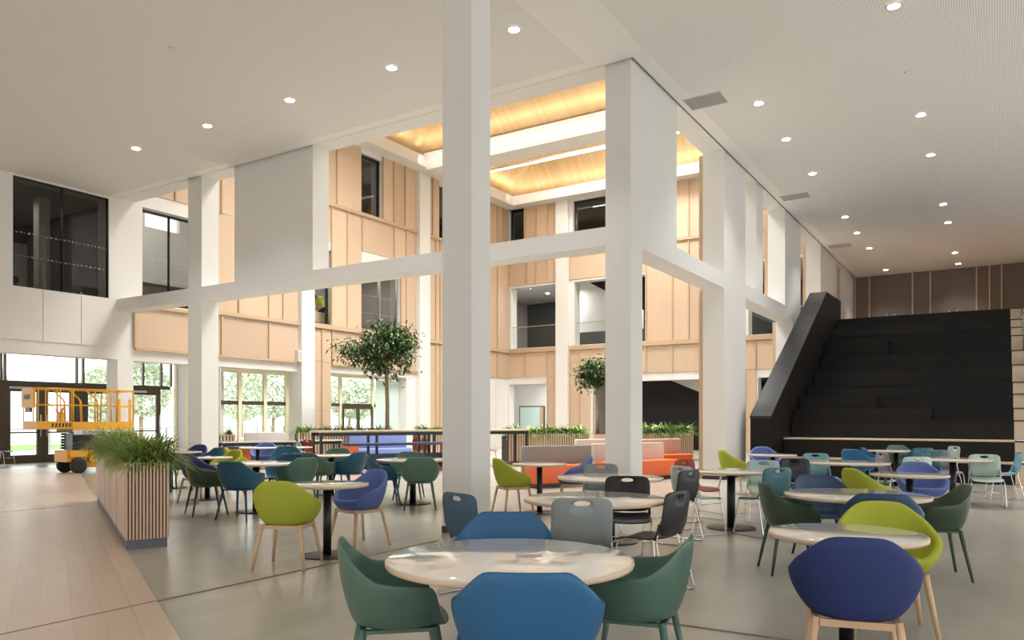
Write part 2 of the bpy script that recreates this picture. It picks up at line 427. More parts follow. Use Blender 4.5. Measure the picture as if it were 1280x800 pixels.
# bay B
for (z0, z1) in ((0, 1.62), (1.63, 3.5), (3.51, 4.7)): panels_y(wl, YL, spans(19.45, 19.9, 20.38), z0, z1)
panels_y(wl, YL, spans(20.42, 22.0, 24.28, 25.28), 3.46, 4.7); rail_y(wl, YL, 19.39, 25.31, 4.72, .17)
rail_y(wl, YL, 20.4, 25.31, 3.40, .06)
panels_y(wl, YL, spans(20.38, 21.19, 21.98), 4.9, 9.3)
panels_y(wl, YL, [(19.42, 20.36)], 8.0, 9.3); panels_y(wl, YL, spans(22.0, 23.85), 7.95, 9.3)
panels_y(wl, YL, [(24.3, 24.62)], 4.9, 7.95); panels_y(wl, YL, [(23.87, 24.62)], 7.96, 9.3); panels_y(wl, YL, [(24.62, 25.28)], 4.9, 9.3)
MB().box(22.0, 24.28, YL - .02, YL, 7.5, 7.94).build('lintel', M['white'], wl); MB().box(19.42, 20.36, YL - .02, YL, 7.65, 7.98).build('lintel', M['white'], wl)
rail_y(wl, YL, 19.39, 25.31, 9.3)
panels_y(wl, YL, spans(19.42, 20.1, 20.65, 21.98), 9.45, 11.95); panels_y(wl, YL, spans(23.2, 23.85, 24.55, 25.28), 9.45, 11.95)
# bay C
for (z0, z1) in ((0, 3.4), (3.41, 4.7)): panels_y(wl, YL, spans(26.05, 26.6, 26.92, 28.5, 30.6), z0, z1)
rail_y(wl, YL, 26.01, XF, 4.72, .17); rail_y(wl, YL, 26.01, XF, 9.3); panels_y(wl, YL, spans(30.6, 31.5, 32.55), 3.46, 4.7)
panels_y(wl, YL, spans(26.05, 26.6, 26.92, 28.5, 30.2, 31.5, 32.55), 4.9, 9.3)
panels_y(wl, YL, spans(26.05, 26.4, 26.88), 9.45, 11.95); panels_y(wl, YL, spans(28.55, 30.2, 31.5, 32.0, 32.55), 9.45, 11.95)
for (a, b_) in ((18.79, 19.39), (25.31, 26.01)):
    struct(MB().box(a, b_, YL - .22, YL, 0, 11.95).build('column', M['white']))
struct(MB().box(31.4, 32.4, YL - .05, YL + .5, 0, 3.2).build('column', M['white']))

# ------------------------------------------------------------ back wall of the atrium
holes = [(18.09, 20.86, 4.95, 8.05), (13.55, 17.26, 4.95, 8.05), (6.0, 9.0, 4.95, 8.05), (19.96, 20.9, 9.45, 11.95), (13.6, 17.26, 9.45, 11.9),
         (18.63, 20.9, 0, 3.15), (9.6, 16.2, 0, 3.15), (5.95, 8.5, 0, 3.15)]
wb = struct(wall_grid('x', XF, XF + .5, YF + .5, YL, 0, 12.0, holes).build('wall_atrium_back', M['white']))
def panels_x(wall, X, lst, z0, z1, m='wood'):
    for (a, b_) in lst:
        a, b_ = min(a, b_), max(a, b_)
        MB().box(X - .035, X, a + .012, b_ - .012, z0, z1).build('panel', M[m], wall)
        MB().box(X - .085, X, b_ - .03, b_ + .03, z0, z1).build('batten', M['woodrail'], wall)
def rail_x(wall, X, y0, y1, z, h=.13): MB().box(X - .11, X, min(y0, y1), max(y0, y1), z, z + h).build('rail', M['woodrail'], wall)
panels_x(wb, XF, spans(20.9, 19.9, 18.67, 18.12), 3.5, 4.7); panels_x(wb, XF, spans(17.4, 16.87, 16.28, 14.7, 13.49, 12.24, 10.93, 9.3, 8.6, 7.2, 6.0), 3.5, 4.7)
rail_x(wb, XF, 20.9, 5.9, 4.72, .2)
panels_x(wb, XF, [(18.63, 18.12)], 0, 3.48); panels_x(wb, XF, spans(17.4, 16.87, 16.28), 0, 3.48); panels_x(wb, XF, [(9.6, 9.05), (9.05, 8.55)], 0, 3.48)
panels_x(wb, XF, spans(13.49, 12.24, 11.5, 10.93, 9.9, 9.03), 4.92, 9.3)
panels_x(wb, XF, spans(20.86, 19.81, 19.27, 18.63, 18.12), 8.1, 9.3); panels_x(wb, XF, spans(17.4, 15.4, 13.52), 8.1, 9.3); panels_x(wb, XF, spans(9.0, 7.5, 6.0), 8.1, 9.3)
rail_x(wb, XF, 20.9, 5.9, 9.3)
panels_x(wb, XF, spans(19.94, 19.27, 18.63, 18.12), 9.45, 11.95); panels_x(wb, XF, spans(13.55, 12.24, 11.5, 10.0, 8.5, 7.2, 6.0), 9.45, 11.95)
struct(MB().box(XF - .22, XF, 17.43, 18.09, 0, 11.95).build('column', M['white']))
o = MB(); 
for (a, b_) in ((18.09, 20.86), (13.55, 17.26), (6.0, 9.0)):
    o.box(XF - .05, XF + .51, a + .01, b_ - .01, 7.98, 8.04); o.box(XF - .04, XF + .51, b_ - .11, b_ - .01, 4.96, 7.98)
struct(o.build('trim_5', M['white']))

# rooms behind the back wall: first floor gallery and ground floor
struct(MB().box(XF + .5, 40, YF, 24, 4.6, 4.76).build('floor_gallery', M['dgrey']))
struct(MB().box(XF + .5, 40, YF, 24, 8.3, 8.4).build('ceiling_gallery', M['ceilplain']))
struct(MB().box(39.5, 40, YF - 6, 24, 0, 12.1).build('wall_gallery', M['dgrey']))
struct(MB().box(36.2, 36.35, 15.2, 19.0, 6.0, 8.3).build('wall_gallery_screen', M['white']))
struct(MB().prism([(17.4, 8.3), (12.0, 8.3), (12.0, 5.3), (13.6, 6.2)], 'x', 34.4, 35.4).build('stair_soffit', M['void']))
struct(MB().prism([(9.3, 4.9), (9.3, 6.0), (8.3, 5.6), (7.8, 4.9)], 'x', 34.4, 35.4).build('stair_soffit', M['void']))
struct(MB().box(XF + .5, 40, 24, 24.2, 0, 12).build('wall_gallery_end', M['grey']))
struct(MB().box(XF + .5, 40, YF + .2, YF + .35, 0, 12).build('wall_gallery_end', M['grey']))
struct(MB().box(XF + .5, 40, YF, 24, 3.35, 3.45).build('ceiling_ground', M['ceilplain']))
gw = struct(MB().box(36.0, 36.2, 16.4, 24, 0, 3.35).build('wall_ground_room', M['white']))
struct(MB().box(XF + 1.2, XF + 1.3, 9.0, 15.3, 0, 3.35).build('wall_black_drape', M['void']))
struct(MB().prism([(13.0, 3.34), (9.5, 3.34), (9.5, 1.9)], 'x', XF + .6, XF + 1.0).build('stair_underside', M['grey']))
struct(MB().box(XF + .5, 36.0, 16.3, 16.45, 0, 3.35).build('wall_ground_side', M['grey']))
# internal window of the ground floor room
y0, y1 = on_x(651, 520, 36.0)[1], on_x(680, 520, 36.0)[1]
w = struct(MB().box(35.95, 36.0, y1 - .06, y0 + .06, .5, 2.12).build('window_9', M['bronze']))
MB().box(35.93, 35.96, y1, y0, .56, 2.06).build('pane', M['mint'], w)
MB().box(35.92, 35.95, y1, y1 + .22, .56, 2.06).build('panel', M['woodrail'], w)

# glass balustrades
for (a, b_, lab) in ((18.12, 20.8, 'clear glass balustrade across the left gallery opening of the atrium back wall'),
                     (13.55, 17.2, 'clear glass balustrade across the gallery opening right of the white pilaster'),
                     (6.0, 8.95, 'clear glass balustrade in the gallery opening glimpsed beside the black parapet')):
    t = thing('glass_balustrade', (XF + .08, (a + b_) / 2, 4.95), 0, lab, 'balustrade', 'gallery balustrades')
    n = 2
    for k in range(n):
        L = (b_ - a) / n
        MB().box(-.008, .008, -((b_ - a) / 2) + k * L + .01, -((b_ - a) / 2) + (k + 1) * L - .01, 0, 1.05).build('pane', M['glass'], t)
    MB().box(-.02, .02, -(b_ - a) / 2, (b_ - a) / 2, 1.05, 1.08).build('handrail', M['steel'], t)

# ------------------------------------------------------------ windows of the left wall
def window_y(n, X0, X1, z0, z1, Y, frame, pane, mull=(), trans=(), fw=.05):
    w = MB()
    w.box(X0, X0 + fw, Y, Y + .1, z0, z1); w.box(X1 - fw, X1, Y, Y + .1, z0, z1); w.box(X0 + fw, X1 - fw, Y, Y + .1, z0, z0 + fw); w.box(X0 + fw, X1 - fw, Y, Y + .1, z1 - fw, z1)
    root = struct(w.build('window_%d' % n, M[frame]))
    xs = [X0, *mull, X1]
    for m_ in mull: MB().box(m_ - fw / 2, m_ + fw / 2, Y, Y + .1, z0 + fw, z1 - fw).build('mullion', M[frame], root)
    zs = [z0, *trans, z1]
    for q in trans: MB().box(X0 + fw, X1 - fw, Y + .01, Y + .09, q - fw / 2, q + fw / 2).build('transom', M['bronze'], root)
    for i in range(len(xs) - 1):
        for j in range(len(zs) - 1):
            MB().box(xs[i] + fw / 2, xs[i + 1] - fw / 2, Y + .04, Y + .055, zs[j] + fw / 2, zs[j + 1] - fw / 2).build('pane', M[pane], root)
    return root
def frit(root, X0, X1, Y, zs):
    f = MB(); r = random.Random(3)
    for z in zs:
        x = X0
        while x < X1:
            l = r.uniform(.03, .08); f.box(x, min(x + l, X1), Y - .003, Y, z + r.uniform(-.02, .0), z + r.uniform(.01, .03)); x += l + .05
    o = f.build('frit', M['greyfab'], root); o['kind'] = 'stuff'
w1 = window_y(1, 9.52, 11.98, 4.77, 7.55, YL + .02, 'blackmetal', 'tint', mull=(10.75,), fw=.02); frit(w1, 9.6, 11.95, YL + .055, (5.55, 6.15))
w2 = window_y(2, 12.97, 15.2, 4.77, 7.55, YL + .25, 'blackmetal', 'tint', mull=(14.0,), fw=.02); frit(w2, 13.0, 15.1, YL + .285, (5.55, 6.15))
window_y(3, 15.62, 18.79, 0, 3.08, YL + .45, 'champ', 'glass', mull=(16.72, 17.76), trans=(1.95,), fw=.13)
window_y(4, 19.39, 20.75, 4.9, 7.65, YL + .12, 'blackmetal', 'glass', mull=(20.33,), fw=.06)
w5 = window_y(5, 22.0, 24.28, 4.9, 7.5, YL + .12, 'steel', 'tint', mull=(23.2,), fw=.06); frit(w5, 22.1, 24.2, YL + .155, (5.6, 6.3))
window_y(6, 22.0, 23.15, 9.42, 11.77, YL + .12, 'blackmetal', 'tint', fw=.06)
window_y(8, 26.9, 28.5, 9.42, 11.77, YL + .12, 'blackmetal', 'tint', fw=.06)
w7 = window_y(7, 20.4, 24.7, 0, 3.13, YL + .4, 'champ', 'glass', mull=(20.65, 21.3, 23.1), trans=(1.95,), fw=.11)
for (a, b_) in ((21.36, 22.2), (22.2, 23.04)):
    d = struct(MB().box(a, a + .07, YL + .34, YL + .4, 0, 1.9).box(b_ - .07, b_, YL + .34, YL + .4, 0, 1.9).box(a + .07, b_ - .07, YL + .34, YL + .4, 1.8, 1.9).box(a + .07, b_ - .07, YL + .34, YL + .4, 0, .12).build('door_4', M['bronze']))
    MB().box(a + .07, b_ - .07, YL + .36, YL + .375, .12, 1.8).build('pane', M['glass'], d)
MB().box(23.2, 24.6, YL + .35, YL + .37, 0, 3.0).build('panel', M['mint'], w7)
# back wall windows high in the atrium
def window_x(n, Y0, Y1, z0, z1, X):
    fw = .06; w = MB(); w.box(X, X + .1, Y0, Y0 + fw, z0, z1); w.box(X, X + .1, Y1 - fw, Y1, z0, z1); w.box(X, X + .1, Y0, Y1, z0, z0 + fw); w.box(X, X + .1, Y0, Y1, z1 - fw, z1)
    root = struct(w.build('window_%d' % n, M['blackmetal']))
    MB().box(X + .04, X + .055, Y0 + fw, Y1 - fw, z0 + fw, z1 - fw).build('pane', M['tint'], root)
    return root
window_x(10, 19.96, 20.9, 9.45, 11.95, XF + .2); window_x(11, 13.6, 17.26, 9.45, 11.9, XF + .2)
# rooms behind the upper windows
struct(MB().box(XF + .5, 40, YF + .5, 24, 9.2, 9.3).build('floor_top', M['dgrey'])); struct(MB().box(XF + .5, 40, YF + .5, 24, 12.0, 12.1).build('ceiling_top', M['grey']))
def room(name, x0, x1, y0, y1, z0, z1, back, backholes=(), lights=()):
    struct(MB().box(x0, x1, y0, y1, z0 - .1, z0).build('floor_' + name, M['dgrey']))
    struct(MB().box(x0, x1, y0, y1, z1, z1 + .1).build('ceiling_' + name, M['grey']))
    struct(wall_grid('y', y1, y1 + .2, x0, x1, z0 - .1, z1 + .1, list(backholes)).build('wall_' + name, M[back]))
    w = MB(); w.box(x0 - .1, x0, y0, y1, z0 - .1, z1 + .1); w.box(x1, x1 + .1, y0, y1, z0 - .1, z1 + .1)
    struct(w.build('wall_' + name + '_sides', M[back]))
ch0 = on_y(181, 257, 26.5); ch1 = on_y(214, 287, 26.5)
room('meeting', 8.2, 12.4, YL + .55, 26.5, 4.7, 7.62, 'dgrey')
room('study', 12.75, 18.7, YL + .55, 26.5, 4.7, 10.3, 'white', [(ch0[0], ch1[0] + .35, ch1[2] - .1, ch0[2] + .05)])
struct(MB().box(12.8, 18.6, 26.4, 26.5, 4.7, 6.35).build('wall_study_dado', M['brown']))
struct(MB().box(12.8, 18.6, 26.36, 26.5, 6.35, 6.42).build('trim_6', M['bronze']))
room('office', 18.9, 26, YL + .55, 26.5, 4.7, 7.9, 'grey')
room('gallery_top', 0,0,0,0,0,0,'grey') if False else None
room('library', 18.9, 32, YL + .55, 26.5, 9.3, 12.0, 'dgrey')
struct(MB().box(10.95, 11.25, 22.6, 22.9, 4.7, 7.62).build('column', M['white']))
struct(MB().box(11.25, 12.39, 26.3, 26.48, 5.3, 7.0).build('wall_meeting_panel', M['grey']))
t = thing('linear_light', (22.9, 23.2, 11.2), 0, 'white LED strip light in the tall narrow top-floor window', 'light')
MB().box(-.9, .9, -.05, .05, 0, .06).build('housing', M['offwhite'], t); MB().box(-.88, .88, -.04, .04, -.01, 0).build('diffuser', M['led'], t)
t = thing('linear_light', (23.0, 24.6, 11.2), 0, 'second white LED strip light deeper inside the narrow top-floor window', 'light')
MB().box(-.9, .9, -.05, .05, 0, .06).build('housing', M['offwhite'], t); MB().box(-.88, .88, -.04, .04, -.01, 0).build('diffuser', M['led'], t)
t = thing('linear_light', (34.2, 15.4, 11.93), 0, 'white LED strip light behind the wide top-floor window of the atrium back wall', 'light')
MB().box(-.05, .05, -1.6, 1.6, 0, .06).build('housing', M['offwhite'], t); MB().box(-.04, .04, -1.58, 1.58, -.01, 0).build('diffuser', M['led'], t)
# armchair silhouette in the meeting room
t = thing('lounge_chair', (9.7, 22.1, 4.7), PI, 'dark high-backed lounge chair behind the large dark window', 'chair')
MB().box(-.35, .35, -.35, .3, .3, .45).build('seat', M['blind'], t); MB().box(-.35, .35, -.4, -.28, .45, 1.15).build('backrest', M['blind'], t)
for sx in (-.3, .3):
    for sy in (-.3, .25): MB().tube([(sx, sy, .3), (sx, sy, 0)], .02).build('leg', M['blackmetal'], t)

# ------------------------------------------------------------ entrance lobby with the glazed doors
YD = 26.14
struct(MB().box(6.5, 16.2, YL + .55, YD + .3, 3.5, 3.62).build('ceiling_lobby', M['white2']))
struct(MB().box(16.0, 16.15, YL + .55, 23.9, 0, 3.5).build('wall_lobby_side', M['white']))
struct(MB().box(15.95, 16.0, 23.1, 23.25, 0, 3.5).box(15.95, 16.0, 23.75, 23.9, 0, 3.5).build('trim_7', M['champ']))
struct(MB().box(6.2, 6.5, YL + .55, YD + .2, 0, 3.5).build('wall_lobby_left', M['white']))
xs_l = [on_y(p, 500, YD)[0] for p in (6, 53.5, 94, 104, 150)]
xs_r = [on_y(p, 500, YD)[0] for p in (169, 201)]
tw = struct(MB().box(6.5, 17.3, YD, YD + .12, 2.5, 2.62).build('trim_8', M['bronze']))
tf = MB()
for x in (on_y(2, 0, YD)[0], on_y(7, 0, YD)[0], on_y(97, 0, YD)[0], on_y(105, 0, YD)[0], xs_r[1] + .05, xs_r[1] + .45, on_y(180, 0, YD)[0]):
    MB().box(x - .03, x + .03, YD + .01, YD + .11, 2.62, 3.5).build('mullion', M['bronze'], tw)
MB().box(6.5, 17.3, YD + .05, YD + .065, 2.62, 3.5).build('pane', M['glass'], tw)
for (a, b_) in ((6.5, xs_l[0] - .26), (xs_r[1] + .1, 17.3)):
    MB().box(a, b_, YD + .05, YD + .065, 0.05, 2.5).build('pane', M['glass'], tw)
def glazed_door(n, a, b_, hinge):
    s = .17
    f = MB(); f.box(a, a + s, YD + .01, YD + .08, 0, 2.5); f.box(b_ - s, b_, YD + .01, YD + .08, 0, 2.5)
    f.box(a + s, b_ - s, YD + .01, YD + .08, 2.28, 2.5); f.box(a + s, b_ - s, YD + .01, YD + .08, 0, .26)
    d = struct(f.build('door_%d' % n, M['bronze']))
    MB().box(a + s, b_ - s, YD + .04, YD + .055, .26, 2.28).build('pane', M['glass'], d)
    hx = b_ - s / 2 if hinge < 0 else a + s / 2
    MB().tube([(hx, YD - .06, .85), (hx, YD - .06, 1.55)], .018).build('handle', M['steel'], d)
    MB().box(a + .1, a + .75, YD - .07, YD + .01, 2.36, 2.43).build('door_closer', M['steel'], d)
    MB().box(a + s, b_ - s, YD + .0, YD + .03, .95, 1.0).build('push_bar', M['bronze'], d)
struct(MB().box(xs_l[2] + .01, xs_l[3] - .01, YD, YD + .1, 0, 2.5).build('trim_13', M['bronze'])); struct(MB().box(xs_l[0] - .25, xs_l[0] - .01, YD, YD + .1, 0, 2.5).build('trim_14', M['bronze']))
glazed_door(1, xs_l[0], xs_l[1], -1); glazed_door(2, xs_l[1] + .01, xs_l[2], 1); glazed_door(3, xs_l[3], xs_l[4], -1); glazed_door(5, xs_r[0] - .35, xs_r[1], -1)

# ------------------------------------------------------------ hall back wall in dark wood wool, with battens and doors
wbk = struct(MB().box(XB, XB + .3, -8, YF + .6, 4.0, ZC + .3).build('wall_back', M['brown']))
ybat = [5.69, 5.30, 4.73, 3.07, 2.41, .76, .31, -.10, -1.6, -2.2, -2.7, -4.3, -5.0]
for a, b_ in spans(*ybat):
    MB().box(XB - .03, XB, b_ + .02, a - .02, 4.76, ZC - .02).build('panel', M['brown'], wbk)
for y in ybat:
    MB().box(XB - .09, XB, y - .022, y + .022, 4.76, ZC - .01).build('batten', M['woodrail'], wbk)
for n, (ya, yb) in enumerate(((4.71, 3.09), (2.39, .78))):
    for k in range(2):
        q0 = ya + (yb - ya) * k / 2; q1 = ya + (yb - ya) * (k + 1) / 2
        d = struct(MB().box(XB - .05, XB - .03, q1 + .012, q0 - .012, 4.78, 6.85).build('door_%d' % (6 + n), M['brown']))
        yh = (ya + yb) / 2 + (.14 if k == 0 else -.14)
        MB().lathe([(.045, 0), (.05, .02), (.03, .04)], 12).build('handle', M['steel'], d, loc=(XB - .05, yh, 5.86)).rotation_euler = (0, -PI / 2, 0)
struct(MB().box(XB, XB + .3, YF + .1, YF + .8, 0, ZC).build('wall_back_end', M['white']))
struct(MB().box(28.2, XB, -8, YF + .02, 4.56, 4.755).build('floor_landing', M['woodfloor']))

# wall behind the viewer with tall windows
struct(wall_grid('x', -6.3, -6.0, -8.3, YL + .5, 0, ZC + .4, [(a, a + 3.0, .3, 3.2) for a in (-7, -1.5, 4, 9.5, 15)]).build('wall_front', M['white']))
# right wall of the hall: wide glazing bays, then solid beside the steps
struct(wall_grid('y', -8.3, -8.0, -6, XB, 0, ZC + .4, [(a, a + 4.2, .3, 3.2) for a in (-5.6, -1, 3.6, 8.2, 12.8, 17.4, 22, 26.6, 31.2)]).build('wall_right', M['white']))

# ------------------------------------------------------------ seating steps
ST = [(.47, 18.97), (.93, 19.9), (1.38, 20.8), (1.67, 21.4), (2.02, 22.1), (2.33, 22.72), (2.82, 23.7), (3.26, 24.58), (3.75, 25.57), (4.04, 26.15), (4.33, 26.73), (4.76, 27.6)]
ST = [(z, 19.4 if i == 0 else 19.95 + (z - .93) / .497) for i, (z, _) in enumerate(ST)]
YI, YR = 4.57, -.30
bl = thing('seating_steps', (ST[0][1], 2.1, 0), 0, 'broad black stepped auditorium seating rising to the back of the hall', 'seating steps')
def bl_add(name, mb, m, par=bl):
    o = mb.build(name, m, par); o.location = (-ST[0][1], -2.1, 0) if par is bl else (0, 0, 0); return o
for i, (z, x) in enumerate(ST):
    x1 = ST[i + 1][1] if i + 1 < len(ST) else 28.2
    so = bl_add('step', MB().box(x, x1 + .02, YR, YI, 0 if i < 2 else z - .9, z - .03), M['black'])
    bl_add('nosing', MB().box(x - .02, x1 + .02, YR, YI, z - .03, z), M['black'] if i != 1 and i != 0 else M['edge'], so)
for (pxr, i) in ((1112, 8), (1098, 4), (1165, 3)):
    yr = on_x(pxr, 450, ST[i][1])[1]
    z0 = ST[i - 1][0]
    bl_add('seat_block', MB().box(ST[i][1] - .42, ST[i][1], yr, YI, z0, ST[i][0] - .005), M['black'])
bl_add('seat_block', MB().box(ST[10][1] - .3, ST[10][1], on_x(1178, 420, ST[9][1])[1], YI, ST[9][0], ST[10][0] - .01), M['black'])
for i, (z, x) in enumerate(ST):
    x1 = ST[i + 1][1] if i + 1 < len(ST) else 28.2
    bl_add('end_panel', MB().box(x - .01, x + .32, YR - .27, YR, max(0, z - .46), z - .03), M['edge'])
    bl_add('end_nosing', MB().box(x - .03, x + .34, YR - .29, YR, z - .03, z).box(x + .30, x + .34, YR - .29, YR - .27, max(0, z - .46), z - .03), M['blackmetal'])
# timber stair on the right of the seating
sv = thing('timber_stair', (ST[0][1], -1.6, 0), 0, 'pale timber stair with dark nosings running up beside the black seating', 'stairs')
nst = 24
for k in range(nst):
    z = ST[-1][0] * (k + 1) / nst; x = ST[0][1] - .1 + (28.0 - ST[0][1]) * k / nst
    so = MB().box(x - ST[0][1], x - ST[0][1] + .42, -1.25, .99, max(0, z - .4), z - .035).build('tread', M['edge'], sv)
    MB().box(x - ST[0][1] - .02, x - ST[0][1] + .40, -1.25, .99, z - .035, z).build('nosing', M['blackmetal'], so)
# black parapet left of the steps
pz = [(18.8, 0), (18.8, 1.47), (25.8, 5.42), (28.4, 5.46), (28.4, 0)]
pp = struct(MB().prism([(x, max(0, z - .05)) for x, z in pz], 'y', 4.6, 5.09).build('wall_parapet', M['black']))
cp = [(18.78, 1.42), (18.78, 1.48), (20.9, 2.68), (23.2, 3.975), (25.8, 5.44), (28.42, 5.48), (28.42, 5.42), (25.82, 5.38)]
for (xa, za, xb, zb) in ((18.78, 1.48, 20.2, 2.28), (20.2, 2.28, 21.6, 3.07), (21.6, 3.07, 23.0, 3.86), (23.0, 3.86, 24.4, 4.65), (24.4, 4.65, 25.8, 5.44), (25.8, 5.44, 28.42, 5.48)):
    MB().prism([(xa + .004, za), (xb - .004, zb), (xb - .004, zb - .06), (xa + .004, za - .06)], 'y', 4.59, 5.1).build('coping', M['blackcap'], pp)

# ------------------------------------------------------------ atrium roof: white cornice, cross beam, hipped timber soffits
struct(wall_grid('z', 0, 0, 0, 0, 0, 0, []).build('trim_9', M['white']) if False else MB().box(XC, 13.1, YF, YL + .5, 11.95, 12.4).box(31.9, XF + .5, YF, YL + .5, 11.95, 12.4).box(13.1, 31.9, YL - .7, YL + .5, 11.95, 12.4).box(13.1, 31.9, YF, 6.5, 11.95, 12.4).build('trim_9', M['white']))
struct(MB().box(25.15, 26.2, 6.5, YL - .7, 11.85, 12.42).build('beam_roof', M['white']))
struct(MB().box(25.0, 26.35, 6.5, YL - .7, 12.42, 12.5).build('trim_10', M['white']))
def soffit_mat(axis):
    m = bpy.data.materials.new('soffit_boards_' + axis); m.use_nodes = True; nt = m.node_tree; b = nt.nodes['Principled BSDF']
    tc = nt.nodes.new('ShaderNodeTexCoord'); sp = nt.nodes.new('ShaderNodeSeparateXYZ'); ml = nt.nodes.new('ShaderNodeMath'); ml.operation = 'MULTIPLY'; ml.inputs[1].default_value = 1 / .16
    fl_ = nt.nodes.new('ShaderNodeMath'); fl_.operation = 'FLOOR'; wn = nt.nodes.new('ShaderNodeTexWhiteNoise'); wn.noise_dimensions = '1D'
    mx = nt.nodes.new('ShaderNodeMix'); mx.data_type = 'RGBA'; mx.inputs[6].default_value = (.66, .46, .24, 1); mx.inputs[7].default_value = (.74, .54, .30, 1)
    L = nt.links.new; L(tc.outputs['Object'], sp.inputs[0]); L(sp.outputs[axis], ml.inputs[0]); L(ml.outputs[0], fl_.inputs[0]); L(fl_.outputs[0], wn.inputs['W']); L(wn.outputs['Value'], mx.inputs[0]); L(mx.outputs[2], b.inputs['Base Color'])
    b.inputs['Roughness'].default_value = .5
    return m
MSX, MSY = soffit_mat('X'), soffit_mat('Y')
def hip(x0, x1, y0, y1, ix0, ix1, iy0, iy1, z0, z1):
    def quad(name, p, m):
        nrm = Vector((0, 0, .06)); q = [Vector(v) for v in p]
        return MB().add(q + [v + nrm for v in q], [(0, 1, 2, 3), (7, 6, 5, 4), (0, 4, 5, 1), (1, 5, 6, 2), (2, 6, 7, 3), (3, 7, 4, 0)]).build(name, m, root)
    root = struct(MB().box(ix0 - .2, ix1 + .2, iy0 - .2, iy0, z1, z1 + 1).box(ix0 - .2, ix1 + .2, iy1, iy1 + .2, z1, z1 + 1).box(ix0 - .2, ix0, iy0, iy1, z1, z1 + 1).box(ix1, ix1 + .2, iy0, iy1, z1, z1 + 1).build('ceiling_atrium', M['white']))
    MB().box(ix0 - .3, ix1 + .3, iy0 - .3, iy1 + .3, z1 + 1, z1 + 1.1).build('sun_block_cap', M['white'], root)  # opaque lid added over the unseen roof well to keep the sun out
    quad('soffit', [(x0, y0, z0), (x0, y1, z0), (ix0, iy1, z1), (ix0, iy0, z1)], MSY)
    quad('soffit', [(x1, y0, z0), (x1, y1, z0), (ix1, iy1, z1), (ix1, iy0, z1)], MSY)
    quad('soffit', [(x0, y0, z0), (x1, y0, z0), (ix1, iy0, z1), (ix0, iy0, z1)], MSX)
    quad('soffit', [(x0, y1, z0), (x1, y1, z0), (ix1, iy1, z1), (ix0, iy1, z1)], MSX)
hip(12.6, 25.4, 6.0, YL - .2, 16.5, 22.0, 9.6, 17.0, 12.45, 14.9)
hip(26.0, 32.4, 6.0, YL - .2, 28.0, 30.4, 9.6, 17.0, 12.45, 14.9)
t = thing('linear_light', (29.0, 13.2, 12.7), 0, 'long white suspended light line under the far timber roof soffit', 'light')
MB().box(-.08, .08, -7.2, 7.2, .02, .12).build('housing', M['offwhite'], t); MB().box(-.07, .07, -7.18, 7.18, 0, .02).build('diffuser', M['led'], t)
for y_ in (-3, 0, 3): MB().tube([(0, y_, .12), (0, y_, 2.1)], .008, 6).build('suspension_wire', M['steel'], t)

# ------------------------------------------------------------ downlights, ceiling grilles, detectors
def downlight_mesh():
    ring = MB().lathe([(.088, .0), (.112, 0), (.110, -.010), (.090, -.012)], 20)
    lens = MB().lathe([(.05, -.020), (.086, -.014), (.09, .004)], 20)
    return ring.mesh('trim_ring', M['offwhite']), lens.mesh('lens', M['lamp'])
DR, DL = downlight_mesh()
def downlight(X, Y, Z, label, group, watts=0, spot=True):
    t = thing('downlight', (X, Y, Z), 0, label, 'downlight', group)
    link_mesh('trim_ring', DR, t); link_mesh('lens', DL, t)
    if watts:
        l = bpy.data.lights.new('lamp', 'SPOT'); l.energy = watts; l.color = (1, .965, .92); l.spot_size = 1.75; l.spot_blend = .8; l.shadow_soft_size = .07
        o = bpy.data.objects.new('lamp', l); COL.objects.link(o); o.parent = t; o.location = (0, 0, -.05)
    return t
ords = ['nearest', 'second', 'third', 'fourth', 'fifth', 'sixth', 'seventh', 'eighth', 'ninth', 'tenth']
for i, p in enumerate(((642.5, 36), (489.5, 84), (362, 124.5), (259, 156.5), (170, 185))):
    q = on_z(*p, ZC); downlight(q[0], q[1], ZC - .005, ['round downlight in the ceiling right of the nearest column', 'round downlight in the ceiling left of the nearest column', 'middle downlight of the left ceiling row', 'fourth downlight along the left ceiling row', 'last downlight of the left row nearest the dark window'][i], 'downlights in the left ceiling row', 260)
for i, p in enumerate(((948.5, 128.5), (982.5, 173.5), (1015.5, 216.4), (1056.5, 270.8), (1071.2, 290.7), (1086.5, 310), (1107, 337))):
    q = on_z(*p, ZC); downlight(q[0], q[1], ZC - .005, 'round downlight, %s of the row beside the right white screen' % ('first' if i == 0 else ords[i]), 'downlights beside the right screen', 260 if i < 4 else 200)
for i, p in enumerate(((1117.2, 6.6), (1151, 143), (1163.3, 193), (1179, 254.8), (1185, 277.8), (1193.8, 315.5), (1197.8, 329.4))):
    q = on_z(*p, ZC); downlight(q[0], q[1], ZC - .005, 'round downlight, %s of the right-hand row over the seating steps' % ('first' if i == 0 else ords[i]), 'downlights in the right-hand row', 260 if i < 4 else 200)
for X, Y in ((-3, 3.9), (1, 3.9), (-3, -1.3), (1, -1.3), (5, -1.3), (9, -3.9), (1, -5), (5, -5), (13, -3.9), (17.6, -3.9), (22, -3.9), (26, -3.9), (30, -3.9), (34, -3.9), (-3, 8), (0, 9), (-3, 13), (0, 13)):
    u = to_px(X, Y, ZC)
    if u[2] < .2 or not (-20 < u[0] < 1300 and -20 < u[1] < 820):
        downlight(X, Y, ZC - .005, 'round downlight in the hall ceiling outside the picture', 'downlights outside the picture', (420 if X > 20 else 330) if X > 12 else 170)
